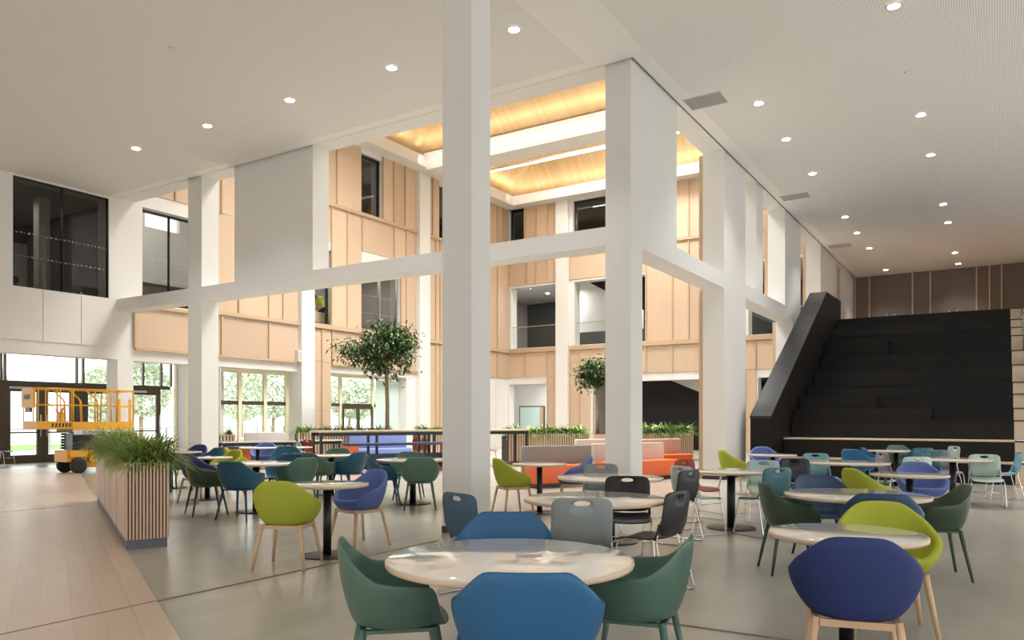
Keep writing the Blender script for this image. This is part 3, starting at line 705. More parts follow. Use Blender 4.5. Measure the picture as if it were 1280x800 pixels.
for px, py, X_, z, lab in ((662, 360.5, 34.2, 8.28, 'small downlight in the gallery ceiling left of its neighbour'), (684.5, 367, 35.0, 8.28, 'small downlight deeper in the left gallery opening'),
                           (719, 355, 34.0, 8.28, 'small downlight beside the white pilaster in the right gallery opening'), (741, 361, 34.6, 8.28, 'small downlight above the dark stair in the right gallery opening')):
    q = on_z(px, py, z); downlight(q[0], q[1], z, lab, 'gallery downlights', 160)
for px, py, z, lab in ((653.5, 484, 3.34, 'small downlight in the ground-floor recess left of the timber panel'), (675, 481, 3.34, 'small downlight in the ground-floor recess beside the timber panel'),
                       (808, 477.5, 3.34, 'small downlight over the black drape next to the corner column'), (858, 476.5, 3.34, 'small downlight over the black drape further right')):
    q = on_z(px, py, z); 
    if q[0] < XF + .55: q = (XF + .75, on_x(px, py, XF + .75)[1], z)
    downlight(q[0], q[1], z, lab, 'ground-floor recess downlights', 60)
def grille(px, py, w, l, label):
    q = on_z(px, py, ZC); t = thing('ceiling_grille', (q[0], q[1], ZC), 0, label, 'grille', 'ceiling air grilles')
    f = MB(); f.box(-l, l, -w, -w + .02, -.012, 0); f.box(-l, l, w - .02, w, -.012, 0); f.box(-l, -l + .02, -w, w, -.012, 0); f.box(l - .02, l, -w, w, -.012, 0)
    f.build('frame', M['offwhite'], t); MB().box(-l + .02, l - .02, -w + .02, w - .02, -.004, 0).build('backing', M['greyfab'], t)
    n = 12
    sl = MB().box(-.008, .008, -w + .02, w - .02, -.01, -.004).mesh('slat', M['grey'])
    for k in range(n): link_mesh('slat', sl, t, (-l + .05 + (2 * l - .1) * k / (n - 1), 0, 0))
grille(882, 126, .38, .30, 'grey square air grille in the ceiling next to the corner column')
grille(994, 245.5, .38, .30, 'grey air grille in the ceiling by the third tall slot of the screen')
grille(1050, 307, .38, .30, 'furthest grey air grille in the ceiling above the parapet')
def detector(px, py, label, r=.06):
    q = on_z(px, py, ZC); o = MB().lathe([(r, 0), (r, -.02), (r * .6, -.045)], 16).build('smoke_detector', M['offwhite'], loc=(q[0], q[1], ZC)); tag(o, label, 'detector', 'ceiling detectors')
for px, py, lab in ((215, 60, 'small white detector on the left ceiling near its middle'), (1135, 90, 'small white detector right of the nearest right-hand downlight'), (1173, 227, 'small white detector between two right-hand downlights'), (1040, 247, 'small white detector beside the second ceiling grille'), (911, 80, 'small dark sensor in the ceiling near the corner column'), (1190, 299, 'small white detector near the far end of the right ceiling')):
    detector(px, py, lab)
# small white camera box on the pilaster
q = on_y(374, 445, YL - .1)
t = thing('wall_speaker', (q[0], YL - .09, q[2] - .2), 0, 'small white speaker box mounted high beside the white pilaster', 'speaker'); MB().box(-.14, .14, -.12, .09, 0, .38).build('housing', M['offwhite'], t); MB().box(-.11, .11, -.125, -.12, .04, .34).build('grille', M['grey'], t)

# ------------------------------------------------------------ furniture prototypes
def spow(v, e): return math.copysign(abs(v) ** e, v)
def sstep(a, b, x):
    t = min(1, max(0, (x - a) / (b - a))); return t * t * (3 - 2 * t)
def bucket(h_fn, hw, yb, yf, bw, bd, zb, ts, e=.8, fpow=1.7, gpow=1.25, n=40, bulge=0.):
    mb = MB(); rings = []
    for s_ in (.5, 1.0):
        rings.append([(bw * s_ * spow(math.sin(a), .85), -bd * s_ * spow(math.cos(a), .85), zb - (.006 if s_ < 1 else 0)) for a in [2 * PI * k / n for k in range(n)]])
    for t in ts:
        ring = []
        for k in range(n):
            a = 2 * PI * k / n; ad = abs(((math.degrees(a) + 180) % 360) - 180)
            hx = hw; ry = yb if math.cos(a) > 0 else yf
            R = Vector((hx * spow(math.sin(a), e), -ry * spow(math.cos(a), e)))
            B = Vector((bw * spow(math.sin(a), .85), -bd * spow(math.cos(a), .85)))
            h = h_fn(ad); f = 1 - (1 - t) ** fpow; g = t ** gpow
            p = B + (R - B) * f
            if bulge: p = p * (1 + bulge * math.sin(PI * min(1, t)) * min(1, (h - zb) / .2))
            ring.append((p.x, p.y, zb + (h - zb) * g))
        rings.append(ring)
    vs = [(0, 0, zb - .008)] + [p for r in rings for p in r]; fs = []
    for k in range(n): fs.append((0, 1 + (k + 1) % n, 1 + k))
    for i in range(len(rings) - 1):
        for k in range(n):
            k2 = (k + 1) % n; fs.append((1 + i * n + k, 1 + i * n + k2, 1 + (i + 1) * n + k2, 1 + (i + 1) * n + k))
    return mb.add(vs, fs, True)
def hA(a):
    if a < 27: return .825
    if a < 72: return .825 - .155 * ((a - 27) / 45) ** .9
    if a < 122: return .67 - .03 * (a - 72) / 50
    return .64 - .19 * sstep(122, 142, a)
def hB(a):
    if a < 24: return .838 - .006 * (a / 24) ** 2
    if a < 84: return .832 - .185 * (a - 24) / 60
    return .647 - .13 * sstep(84, 152, a)
SHELL = smooth_mesh(bucket(hA, .315, .285, .24, .215, .20, .435, (.12, .3, .55, .8, 1.0), e=.78), 'shell', .011, 1)
TUB = smooth_mesh(bucket(hB, .295, .27, .23, .185, .185, .425, (.15, .35, .6, .85, 1.0), e=.88, fpow=1.75, gpow=1.1, bulge=.015), 'shell', .05, 1)
CUSH = smooth_mesh(MB().lathe([(.02, .44), (.19, .44), (.225, .455), (.228, .475), (.20, .492), (.1, .498), (.01, .5)], 28), 'seat_cushion', None, 0)
for v in CUSH.vertices: v.co.y = v.co.y * .97 + .01
def stack_back():
    n = 32; hw, hh = .225, .175; rings = []
    hc = (0, .132); hx, hz = .06, .020
    for t in (0, .25, .6, 1):
        r = []
        for k in range(n):
            w = 2 * PI * k / n + PI / n
            e = (hc[0] + hx * math.cos(w), hc[1] + hz * math.sin(w))
            d = max(abs(math.cos(w)), abs(math.sin(w)))
            # rounded rectangle by superellipse
            c_, s_ = spow(math.cos(w), .35), spow(math.sin(w), .35)
            o = (hw * c_, hh * s_)
            x = e[0] + (o[0] - e[0]) * t; z = e[1] + (o[1] - e[1]) * t
            r.append((x, z))
        rings.append(r)
    vs = []
    for r in rings:
        for x, z in r:
            vs.append((x, -.215 - .09 * (z + .175) / .35 * .6 + .55 * x * x - .02 * math.sin((z + .175) / .35 * PI), .655 + z))
    fs = []
    for i in range(len(rings) - 1):
        for k in range(n):
            k2 = (k + 1) % n; fs.append((i * n + k, i * n + k2, (i + 1) * n + k2, (i + 1) * n + k))
    return smooth_mesh(MB().add(vs, fs, True), 'backrest', .010, 0)
STBACK = stack_back()
def stack_seat():
    nx, ny = 8, 9; vs = []; fs = []
    for j in range(ny):
        for i in range(nx):
            u = i / (nx - 1) * 2 - 1; v = j / (ny - 1) * 2 - 1
            c_ = 1 - .09 * abs(v) ** 6
            x = .225 * u * c_; y = .02 + .215 * v * (1 - .10 * abs(u) ** 6)
            z = .452 - .014 * math.cos(u * PI / 2) - .03 * max(0, (v - .55) / .45) ** 2 + .03 * max(0, (-v - .6) / .4) ** 2
            vs.append((x, y, z))
    for j in range(ny - 1):
        for i in range(nx - 1): fs.append((j * nx + i, j * nx + i + 1, (j + 1) * nx + i + 1, (j + 1) * nx + i))
    return smooth_mesh(MB().add(vs, fs, True), 'seat', .012, 1)
STSEAT = stack_seat()
def bend(pts, r=.03, n=3):
    pts = [Vector(p) for p in pts]; out = [pts[0]]
    for i in range(1, len(pts) - 1):
        a, p, b = pts[i - 1], pts[i], pts[i + 1]
        d1 = (a - p); d2 = (b - p); k = min(r, d1.length * .45, d2.length * .45)
        s_ = p + d1.normalized() * k; e = p + d2.normalized() * k
        for q in range(n + 1):
            t = q / n; out.append((1 - t) ** 2 * s_ + 2 * t * (1 - t) * p + t * t * e)
    out.append(pts[-1]); return out
def sled(sx):
    return MB().tube(bend([(sx * .212, -.205, .60), (sx * .225, -.175, .43), (sx * .245, -.285, .007), (sx * .245, .235, .007), (sx * .222, .165, .43), (sx * .215, -.12, .437)], .035), .0068, 6).mesh('sled_leg', M['chrome'])
SLEDL, SLEDR = sled(-1), sled(1)
CROSS = [MB().tube(p, .0055, 6).mesh('crossbar', M['chrome']) for p in ([(-.232, .19, .24), (.232, .19, .24)], [(-.236, -.235, .22), (.236, -.235, .22)], [(-.22, 0, .434), (.22, 0, .434)])]
POSTS = [MB().tube([(sx * .214, -.197, .58), (sx * .216, -.182, .50), (sx * .214, -.155, .455)], [.012, .014, .016], 8) for sx in (-1, 1)]
LEGA = {}
for sx in (-1, 1):
    for sy in (-1, 1):
        LEGA[sx, sy] = MB().tube([(sx * .175, sy * .165, .432), (sx * .245, sy * .245, 0)], [.0195, .012], 10)
LEGB = {k: MB().tube([(k[0] * .185, k[1] * .165, .415), (k[0] * .25, k[1] * .235, 0)], [.021, .0135], 10).mesh('leg', M['legwood']) for k in LEGA}
frA = MB().box(-.19, .19, -.18, -.15, .412, .43).box(-.19, .19, .15, .18, .412, .43).box(-.19, -.16, -.15, .15, .412, .43).box(.16, .19, -.15, .15, .412, .43)
frB = MB().box(-.17, .17, -.185, -.155, .375, .41).box(-.17, .17, .155, .185, .375, .41).box(-.205, -.17, -.155, .155, .375, .41).box(.17, .205, -.155, .155, .375, .41).mesh('seat_frame', M['legwood'])
_mc = {}
def cmesh(me, key, m):
    if (me.name, key) not in _mc:
        c_ = me.copy(); c_.name = me.name; c_.materials.clear(); c_.materials.append(m); _mc[me.name, key] = c_
    return _mc[me.name, key]
PROTO = {}
def proto(kind, col):
    if (kind, col) in PROTO: return PROTO[kind, col], False
    m = chair_mat(col, kind)
    if kind == 'shell':
        t = thing('plastic_armchair', (0, 0, 0)); link_mesh('shell', cmesh(SHELL, col, m), t)
        for k in LEGA: LEGA[k].build('leg', m, t)
        frA.build('underframe', m, t)
    elif kind == 'tub':
        t = thing('upholstered_armchair', (0, 0, 0)); link_mesh('shell', cmesh(TUB, 't' + col, m), t); link_mesh('seat_cushion', cmesh(CUSH, 't' + col, m), t)
        for k in LEGB: link_mesh('leg', LEGB[k], t)
        link_mesh('seat_frame', frB, t)
    else:
        t = thing('stacking_chair', (0, 0, 0)); link_mesh('backrest', cmesh(STBACK, 's' + col, m), t); link_mesh('seat', cmesh(STSEAT, 's' + col, m), t)
        link_mesh('sled_leg', SLEDL, t); link_mesh('sled_leg', SLEDR, t); 
        for q in CROSS: link_mesh('crossbar', q, t)
        for q in POSTS: q.build('back_post', m, t)
    PROTO[kind, col] = t
    return t, True
GRP = dict(shell='moulded plastic armchairs around the tables', tub='upholstered wooden-legged armchairs around the tables', stack='stacking chairs on wire sled frames')
def chair(kind, col, px, d, th, label):
    p, first = proto(kind, col)
    o = p if first else copy_tree(p)
    x, y = gp(px, d); o.location = (x, y, 0); o.rotation_euler = (0, 0, A - math.radians(th) - PI / 2)
    tag(o, label, 'chair', GRP[kind])
    return o
TP = {}
def table(px, d, D, label, big):
    key = round(D, 2)
    if key not in TP:
        t = thing('round_table', (0, 0, 0)); R = D / 2
        MB().lathe([(R - .02, .722), (R - .008, .738), (R - .012, .74), (.02, .7402)], 48).build('tabletop', M['ctab'], t)
        MB().lathe([(R - .03, .708), (R - .003, .712), (R, .72), (R, .734), (R - .007, .7385)], 48).build('edge_band', M['edge'], t)
        pr = .052 if D > 1 else .042
        MB().lathe([(pr, .012), (pr, .70)], 20).lathe([(pr * 2.6, .698), (pr * 2.6, .708)], 20).build('pole', M['blackmetal'], t)
        br = .31 if D > 1 else .27
        MB().lathe([(br, 0), (br, .006), (br - .01, .012), (pr, .014)], 36).build('base_plate', M['blackmetal'], t)
        TP[key] = t; o = t
    else: o = copy_tree(TP[key])
    x, y = gp(px, d); o.location = (x, y, 0)
    tag(o, label, 'table', 'large round cafe tables' if big else 'small round cafe tables')

# ---- tables: pixel column of the pole, depth, diameter
table(637, 3.66, 1.18, 'nearest large round table with glossy cream top in the foreground', True)
table(1058, 4.45, .86, 'small round table behind the nearest blue upholstered chair on the right', False)
table(1070, 6.75, 1.2, 'large round table among dark green and navy armchairs, right of centre', True)
table(914, 9.85, 1.05, 'round table between the teal and red stacking chairs', True)
table(744, 6.42, 1.2, 'large round table just behind the grey stacking chair', True)
table(763, 8.75, 1.2, 'large round table in front of the corner column', True)
table(674.5, 11.45, .82, 'small round table between a lime and a blue armchair, right of the nearest column', False)
table(409, 7.87, .84, 'small round table between the nearest lime and periwinkle armchairs on the left', False)
table(1137, 9.25, .86, 'small round table between a lime and a periwinkle armchair near the seating steps', False)
table(1059.5, 11.8, 1.2, 'large round table in front of the seating steps, before the pair of blue armchairs', True)
table(1191, 12.8, 1.2, 'large round table beside the pale mint stacking chair at far right', True)
table(1120, 16.3, 1.2, 'furthest round table, close to the foot of the seating steps', True)
table(966, 14.4, .86, 'small round table before the foot of the black parapet', False)
table(320, 11.6, 1.2, 'large round table behind the dark blue armchair on the left', True)
table(259, 13.4, .84, 'small round table with lime chairs, right of the big planter', False)
table(213, 15.6, 1.2, 'round table half hidden behind the foreground planter', True)
table(322, 18.0, .84, 'small far round table with a periwinkle armchair behind it', False)
table(368, 18.4, .84, 'small far round table right of its twin, before the long low table', False)
table(414, 14.3, 1.2, 'large round table among green armchairs, left of the periwinkle chair', True)
table(516, 12.7, 1.2, 'large round table beside the nearest column, with green and teal armchairs', True)

# ---- chairs: kind, colour, pixel column, depth, facing (0 away from the camera, 90 to the right, 180 to the camera)
for c_ in (
 ('shell', 'teal', 660, 3.17, 2, 'bright blue plastic armchair with its back to the viewer at the nearest table'),
 ('shell', 'green', 497, 3.72, 78, 'sea-green plastic armchair at the left of the nearest table'),
 ('shell', 'green', 793, 3.85, 290, 'sea-green plastic armchair at the right of the nearest table'),
 ('shell', 'teal', 628, 4.52, 186, 'blue plastic armchair on the far side of the nearest table'),
 ('stack', 'slate', 605, 6.1, 50, 'slate-blue stacking chair standing against the nearest column'),
 ('stack', 'grey', 725, 5.82, 2, 'grey stacking chair with an oval hand hole, backed to the viewer'),
 ('stack', 'char', 812, 6.25, 308, 'charcoal stacking chair turned sideways, right of the large table behind the grey chair'),
 ('stack', 'blk', 785, 7.45, 187, 'black stacking chair on the far side of the table behind the grey chair'),
 ('stack', 'grey', 751, 9.6, 186, 'pale grey-green stacking chair behind the table at the corner column'),
 ('stack', 'char', 838, 8.8, 315, 'dark grey stacking chair with a light hand hole, beside the mint chair'),
 ('stack', 'mint', 872, 9.45, 65, 'pale mint stacking chair left of the table with the red chair'),
 ('stack', 'red', 874, 10.6, 140, 'dark red stacking chair behind the mint chair'),
 ('stack', 'mint', 957, 10.4, 190, 'pale mint stacking chair behind the teal stacking chair'),
 ('stack', 'cteal', 953, 9.3, 335, 'teal stacking chair right of the table with the red chair'),
 ('stack', 'dnavy', 1001, 10.9, 180, 'near-black navy stacking chair beneath the left rim of the far large table'),
 ('stack', 'ltteal', 1027, 12.6, 180, 'light teal stacking chair behind the near-black navy chair'),
 ('tub', 'lime', 641, 11.3, 66, 'lime upholstered armchair right of the nearest column, facing right'),
 ('tub', 'peri', 717, 11.8, 276, 'blue upholstered armchair facing left before the grey bench'),
 ('tub', 'lime', 918, 14.5, 85, 'lime upholstered armchair before the white column left of the parapet'),
 ('tub', 'peri', 957, 15.6, 180, 'periwinkle upholstered armchair at the foot of the parapet'),
 ('shell', 'dgreen', 990, 7.05, 94, 'dark green plastic armchair left of the table among navy chairs'),
 ('shell', 'navy', 1032, 7.75, 180, 'navy plastic armchair on the far side of the dark green chairs table'),
 ('shell', 'navy', 1100, 6.2, 22, 'navy plastic armchair backed to the viewer in front of the lime chair'),
 ('shell', 'dgreen', 1167, 6.85, 285, 'dark green plastic armchair right of the table among navy chairs'),
 ('tub', 'lime', 1110, 5.05, 195, 'large lime upholstered armchair behind the nearest right-hand small table'),
 ('tub', 'blue', 1067, 3.92, 19, 'nearest deep blue upholstered armchair, seen from behind at the right'),
 ('tub', 'lime', 1088, 8.95, 80, 'lime upholstered armchair peeping above the navy chair, facing right'),
 ('tub', 'peri', 1153, 10.0, 188, 'periwinkle upholstered armchair behind the small table near the steps'),
 ('stack', 'wmint', 1136, 11.9, 0, 'whitish mint stacking chair above the periwinkle armchair'),
 ('stack', 'mauve', 1120, 13.3, 90, 'mauve-grey stacking chair partly hidden beside the whitish mint chair'),
 ('shell', 'teal', 1074, 15.0, 60, 'left blue plastic armchair of the pair before the seating steps'),
 ('shell', 'teal', 1096, 15.6, 100, 'right blue plastic armchair of the pair before the seating steps'),
 ('shell', 'green', 1128, 16.9, 180, 'pale green plastic armchair furthest from the viewer by the steps'),
 ('shell', 'dteal', 1146, 15.8, 0, 'teal plastic armchair in front of the furthest round table'),
 ('stack', 'cteal', 1159, 14.3, 30, 'dark teal stacking chair right of the whitish mint chair'),
 ('stack', 'mint', 1178, 16.2, 270, 'mint stacking chair just showing above the grey-blue one'),
 ('stack', 'mauve', 1182, 14.0, 180, 'grey-blue stacking chair behind the far right large table'),
 ('stack', 'mint', 1233, 12.2, 205, 'pale mint stacking chair at the far right with visible sled legs'),
 ('stack', 'steelb', 1253, 13.4, 290, 'light blue stacking chair at the far right edge by the timber stair'),
 ('tub', 'lime', 360, 7.3, 6, 'nearest lime upholstered armchair seen from behind on the left'),
 ('tub', 'peri', 449, 8.5, 224, 'periwinkle upholstered armchair facing left by the small table'),
 ('shell', 'dgreen', 258, 11.3, 55, 'dark green plastic armchair with a pale inside rim, right of the planter'),
 ('shell', 'dteal', 302, 10.75, 15, 'dark blue plastic armchair backed to the viewer on the left'),
 ('shell', 'green', 370, 11.7, 310, 'mid green plastic armchair right of the dark blue armchair'),
 ('shell', 'dteal', 356, 12.7, 190, 'blue plastic armchair behind the left large table'),
 ('tub', 'blue', 249, 12.9, 30, 'deep blue upholstered armchair with wooden legs right of the planter'),
 ('tub', 'lime', 281, 14.2, 215, 'lime upholstered armchair at the small table right of the planter'),
 ('tub', 'lime', 299, 15.6, 75, 'second lime upholstered armchair, just behind the first one'),
 ('tub', 'peri', 329, 18.7, 180, 'periwinkle upholstered armchair at the far small tables'),
 ('shell', 'dteal', 357, 16.4, 170, 'light blue plastic armchair below the far small tables'),
 ('shell', 'dgreen', 217, 15.0, 30, 'green plastic armchair right behind the foreground ferns'),
 ('tub', 'blue', 240, 17.0, 200, 'blue upholstered armchair at the base of the left screen column'),
 ('shell', 'dteal', 262, 15.9, 290, 'small glimpse of a blue plastic armchair beside the left screen column'),
 ('shell', 'green', 397, 13.5, 30, 'green plastic armchair left of the blue one at the middle table'),
 ('shell', 'green', 418, 15.2, 185, 'green plastic armchair on the far side of the middle table'),
 ('shell', 'dteal', 436, 13.8, 300, 'blue plastic armchair right of the middle table'),
 ('shell', 'green', 525, 11.95, 352, 'green plastic armchair backed to the viewer beside the nearest column'),
 ('shell', 'dteal', 480, 12.5, 75, 'teal plastic armchair left of the table beside the nearest column'),
 ('shell', 'green', 511, 13.5, 180, 'green plastic armchair on the far side of the table beside the nearest column'),
 ('stack', 'red', 394, 21.5, 40, 'red stacking chair next to the grey one by the long table'),
 ('stack', 'ltteal', 385, 19.6, 60, 'pale teal stacking chair in front of the red stacking chair'),
 ('stack', 'red', 526, 23.2, 0, 'red stacking chair behind the bar-height table, left of the nearest column'),
 ('stack', 'red', 612, 23.5, 90, 'crimson stacking chair just right of the nearest column'),
 ('stack', 'slate', 280, 24.0, 180, 'dark stacking chair by the sunny windows'),
 ('stack', 'char', 3, 23.0, 90, 'dark stacking chair by the entrance doors at the left edge'),
): chair(*c_)

# ------------------------------------------------------------ planters and plants
def slat_planter(px, d, w, l, h, label, nslat, side=0, yaw=QY, name='slatted_planter'):
    x, y = gp(px, d); t = thing(name, (x, y, 0), yaw, label, 'planter', 'slatted timber planters')
    MB().box(.025, w - .025, .025, l - .025, .09, h - .1).build('body', M['slatback'], t)
    MB().box(.02, w - .02, .02, l - .02, 0, .10).build('plinth', M['plinth'], t)
    MB().box(.03, w - .03, .03, l - .03, h - .1, h - .06).build('soil', M['soil'], t)
    pitch = w / nslat
    sm_ = MB().box(0, pitch * .62, 0, .022, .10, h).mesh('slat', M['slatwood'])
    for k in range(nslat): link_mesh('slat', sm_, t, (k * pitch + pitch * .19, .003, 0))
    return t
np_ = slat_planter(156, 8.19, .44, 5.75, .93, 'long foreground planter with vertical slats and overflowing ferns', 13)
for k in range(5):
    MB().box(-.002, .022, .03 + k * 1.14, .03 + k * 1.14 + 1.11, .12, .93).build('side_panel', M['slatwood'], np_)
    if k: MB().box(-.0025, .02, .03 + k * 1.14 - .03, .03 + k * 1.14, .12, .93).build('joint', M['slatback'], np_)
    MB().box(.42, .442, .03 + k * 1.14, .03 + k * 1.14 + 1.11, .12, .93).build('side_panel', M['slatwood'], np_)
def blade(mb, o, az, L, el, droop, w, seg=4):
    p = Vector(o); e = el; pts = [p.copy()]
    for i in range(seg):
        dv = Vector((math.cos(az) * math.cos(e), math.sin(az) * math.cos(e), math.sin(e))); p = p + dv * (L / seg); pts.append(p.copy()); e -= droop / seg
    sd = Vector((-math.sin(az), math.cos(az), 0)); vs = []; fs = []
    for i, q in enumerate(pts):
        k = i / seg; ww = w * (.5 + 1.4 * k) * (1 - k) + .001
        if i in (0,): ww = w * .3
        vs += [q - sd * ww, q + sd * ww]
    for i in range(seg): fs.append((2 * i, 2 * i + 1, 2 * i + 3, 2 * i + 2))
    mb.add(vs, fs, True)
def fern_mesh(seed, n, L, w, name, m):
    r = random.Random(seed); mb = MB()
    for i in range(n):
        az = r.uniform(0, 2 * PI); el = r.uniform(.35, 1.45); l = L * r.uniform(.6, 1.1)
        blade(mb, (r.gauss(0, .05), r.gauss(0, .05), 0), az, l, el, r.uniform(.9, 2.2), w * r.uniform(.7, 1.3))
    return mb.mesh(name, m)
FERN = [fern_mesh(s, 330, .52, .012, 'fern', M['fern']) for s in range(3)]
PLANT = [fern_mesh(10 + s, 170, .5, .024, 'plant', M['plant']) for s in range(3)]
ORD = ['first', 'second', 'third', 'fourth', 'fifth', 'sixth', 'seventh', 'eighth', 'ninth', 'tenth', 'eleventh']
fc = 0
for k in range(9):
    for sx in (.16, .33):
        if sx == .33 and k % 2 and k > 2: continue
        lx, ly = sx, .22 + k * .63
        X = np_.location.x + lx * math.cos(QY) - ly * math.sin(QY); Y = np_.location.y + lx * math.sin(QY) + ly * math.cos(QY)
        o = bpy.data.objects.new('fern', FERN[fc % 3]); COL.objects.link(o); o.location = (X, Y, .86); o.rotation_euler = (0, 0, fc * 1.7); s_ = 1.0 + .12 * math.sin(fc * 2.1); o.scale = (s_, s_, s_)
        tag(o, 'arching green fern on the %s side of the foreground planter, %s from its slatted end' % ('left' if sx == .16 else 'right', ORD[k]), 'plant', 'ferns in the foreground planter'); fc += 1
def filled_planter(px, d, w, l, h, label, nslat, plants, plabel, pgroup, sc=1., yaw=QY):
    t = slat_planter(px, d, w, l, h, label, nslat, yaw=yaw)
    for k in range(plants):
        lx, ly = .15 + (w - .3) * k / max(1, plants - 1), l / 2 + .06 * math.sin(k * 2.3)
        X = t.location.x + lx * math.cos(yaw) - ly * math.sin(yaw); Y = t.location.y + lx * math.sin(yaw) + ly * math.cos(yaw)
        o = bpy.data.objects.new('leafy_plant', PLANT[k % 3]); COL.objects.link(o); o.location = (X, Y, h - .07); o.rotation_euler = (0, 0, k * 1.3); s_ = sc * (1 + .2 * math.sin(k * 3.1)); o.scale = (s_, s_, s_)
        tag(o, plabel + ', %s from its left end' % ORD[k], 'plant', pgroup)
    return t
filled_planter(636, 23.6, 3.1, .5, .93, 'slatted planter behind the grey bench, left of the corner column', 34, 10, 'bushy green plant in the planter behind the grey bench', 'plants behind the grey bench')
filled_planter(800, 25.0, 2.4, .5, .93, 'slatted planter in front of the black drape', 26, 8, 'bright green bushy plant in front of the black drape', 'plants before the black drape', 1.15)
filled_planter(372, 26.0, 3.5, .5, .95, 'slatted planter under the small tree on the left', 36, 11, 'low green plant in the planter beneath the left tree', 'plants beneath the left tree', .9)
filled_planter(522, 27.5, 1.3, .5, .95, 'short slatted planter left of the nearest column in the distance', 13, 5, 'low green plant in the short planter by the nearest column', 'plants in the short planter', .9)
filled_planter(262, 22.5, .75, .5, .95, 'small slatted planter beside the left screen column at the windows', 8, 2, 'small leafy plant in the planter by the sunny windows', 'plants by the sunny windows', .7)

# ---- indoor trees
def tree(px, d, ztop, cz, rx, rz, trunk_r, label, name='indoor_tree', nleaf=2600, leafm='leaf', leafl=.16, zbase=.85, seed=1, spray=None, trunk_off=0):
    x, y = gp(px, d); t = thing(name, (x, y, zbase), 0, label, 'tree'); r = random.Random(seed)
    zc = cz - zbase
    tr = MB(); tr.tube([(0, 0, 0), (.02, .01, zc * .35), (-.01, .02, zc * .7), (0, 0, zc)], [trunk_r, trunk_r * .9, trunk_r * .85, trunk_r * .6], 10); tr.build('trunk', M['trunk'], t)
    br = MB(); clumps = []
    for k in range(16):
        az = k * 2.4 + r.uniform(-.3, .3); el = r.uniform(-.25, 1.2); q = r.uniform(.55, .85)
        e = Vector((rx * q * math.cos(az) * math.cos(el), rx * q * math.sin(az) * math.cos(el), zc + rz * q * math.sin(el)))
        b0 = Vector((0, 0, zc - rz * .45 + .3 * rz * r.random())); br.tube([b0, (b0 + e) / 2 + Vector((0, 0, .06)), e], [trunk_r * .35, trunk_r * .22, trunk_r * .1], 5); clumps.append(e)
    br.build('branches', M['trunk'], t)
    for k in range(26):
        az = r.uniform(0, 2 * PI); el = math.asin(r.uniform(-.9, 1)); q = r.uniform(.35, .95)
        clumps.append(Vector((rx * q * math.cos(az) * math.cos(el), rx * q * math.sin(az) * math.cos(el), zc + rz * q * math.sin(el))))
    if spray: clumps += [Vector(s) for s in spray] * 2
    lf = MB(); sg = min(rx, rz) * .2
    for i in range(nleaf):
        c0 = clumps[i % len(clumps)]; p = c0 + Vector((r.gauss(0, sg), r.gauss(0, sg), r.gauss(0, sg)))
        az = r.uniform(0, 2 * PI); el = r.uniform(-1.2, .3); L = leafl * r.uniform(.7, 1.2); w = L * .2
        dv = Vector((math.cos(az) * math.cos(el), math.sin(az) * math.cos(el), math.sin(el))); sd = Vector((-math.sin(az), math.cos(az), r.uniform(-.5, .5))).normalized() * w
        m1 = p + dv * L * .5; lf.add([p, m1 - sd + Vector((0, 0, .01)), p + dv * L, m1 + sd + Vector((0, 0, .01))], [(0, 1, 2), (0, 2, 3)], True)
    o = lf.build('foliage', M[leafm], t); o['kind'] = 'stuff'
    return t
rtx = Vector((sA, -cA, 0))
tree(484, 26.3, 5, 3.72, 1.08, 1.0, .075, 'indoor tree with round dark green crown and slim trunk, left of the thick column', spray=[tuple(rtx * -1.45 + Vector((0, 0, 2.95))), tuple(rtx * -1.2 + Vector((0, 0, 2.85)))], nleaf=4200, leafl=.2)
tree(747, 28.5, 4, 3.1, .85, .62, .07, 'small indoor tree half hidden behind the corner column', seed=4, nleaf=1700, leafl=.2)
t = thing('tree_pot', (*gp(747, 28.5), 0), QY, 'plain planter box at the foot of the tree behind the corner column', 'planter'); MB().box(-.4, .4, -.3, .3, 0, .85).build('body', M['slatwood'], t); MB().box(-.36, .36, -.26, .26, .85, .86).build('soil', M['soil'], t)

# ------------------------------------------------------------ long tables and benches
def long_table(px, d, L, wd, h, label, nst, name, lw=.06, top=.045, m='ctab'):
    x, y = gp(px, d); t = thing(name, (x, y, 0), QY, label, 'table')
    MB().box(0, L, 0, wd, h - top, h).build('tabletop', M[m], t); MB().box(.04, L - .04, .04, .08, h - top - .09, h - top).box(.04, L - .04, wd - .08, wd - .04, h - top - .09, h - top).build('apron', M['blackmetal'], t)
    for k in range(nst):
        lx = .06 + (L - .18) * k / (nst - 1)
        for ly in (.05, wd - .05 - lw): MB().box(lx, lx + lw, ly, ly + lw, 0, h - top).build('leg', M['blackmetal'], t)
    return t
long_table(398, 19.5, 3.2, .8, 1.1, 'long bar-height table on black legs left of the nearest column', 3, 'bar_table', m='edge')
long_table(541, 21.15, 3.2, .8, 1.1, 'second bar-height table emerging right of the nearest column', 3, 'bar_table', m='edge')
long_table(277, 20.6, 2.0, .9, .8, 'long low table on black legs before the sunny windows', 3, 'long_table')
def bench(px, d, L, label, seatm, backm, hb=.84, dp=.62, name='upholstered_bench'):
    x, y = gp(px, d); t = thing(name, (x, y, 0), QY, label, 'bench', 'upholstered benches')
    MB().box(.03, L - .03, .05, dp - .02, 0, .08).build('plinth', M['blackmetal'], t)
    s_ = smooth_mesh(MB().box(0, L, 0, dp - .14, .08, .45), 'seat', None, 0, bevel=.03); s_.materials.append(M[seatm]); link_mesh('seat', s_, t)
    b_ = smooth_mesh(MB().box(0, L, dp - .14, dp, .08, hb), 'backrest', None, 0, bevel=.025); b_.materials.append(M[backm]); link_mesh('backrest', b_, t)
    return t
bench(671, 15.4, 1.75, 'orange bench with a grey backrest behind the blue armchair', 'orange', 'greyfab')
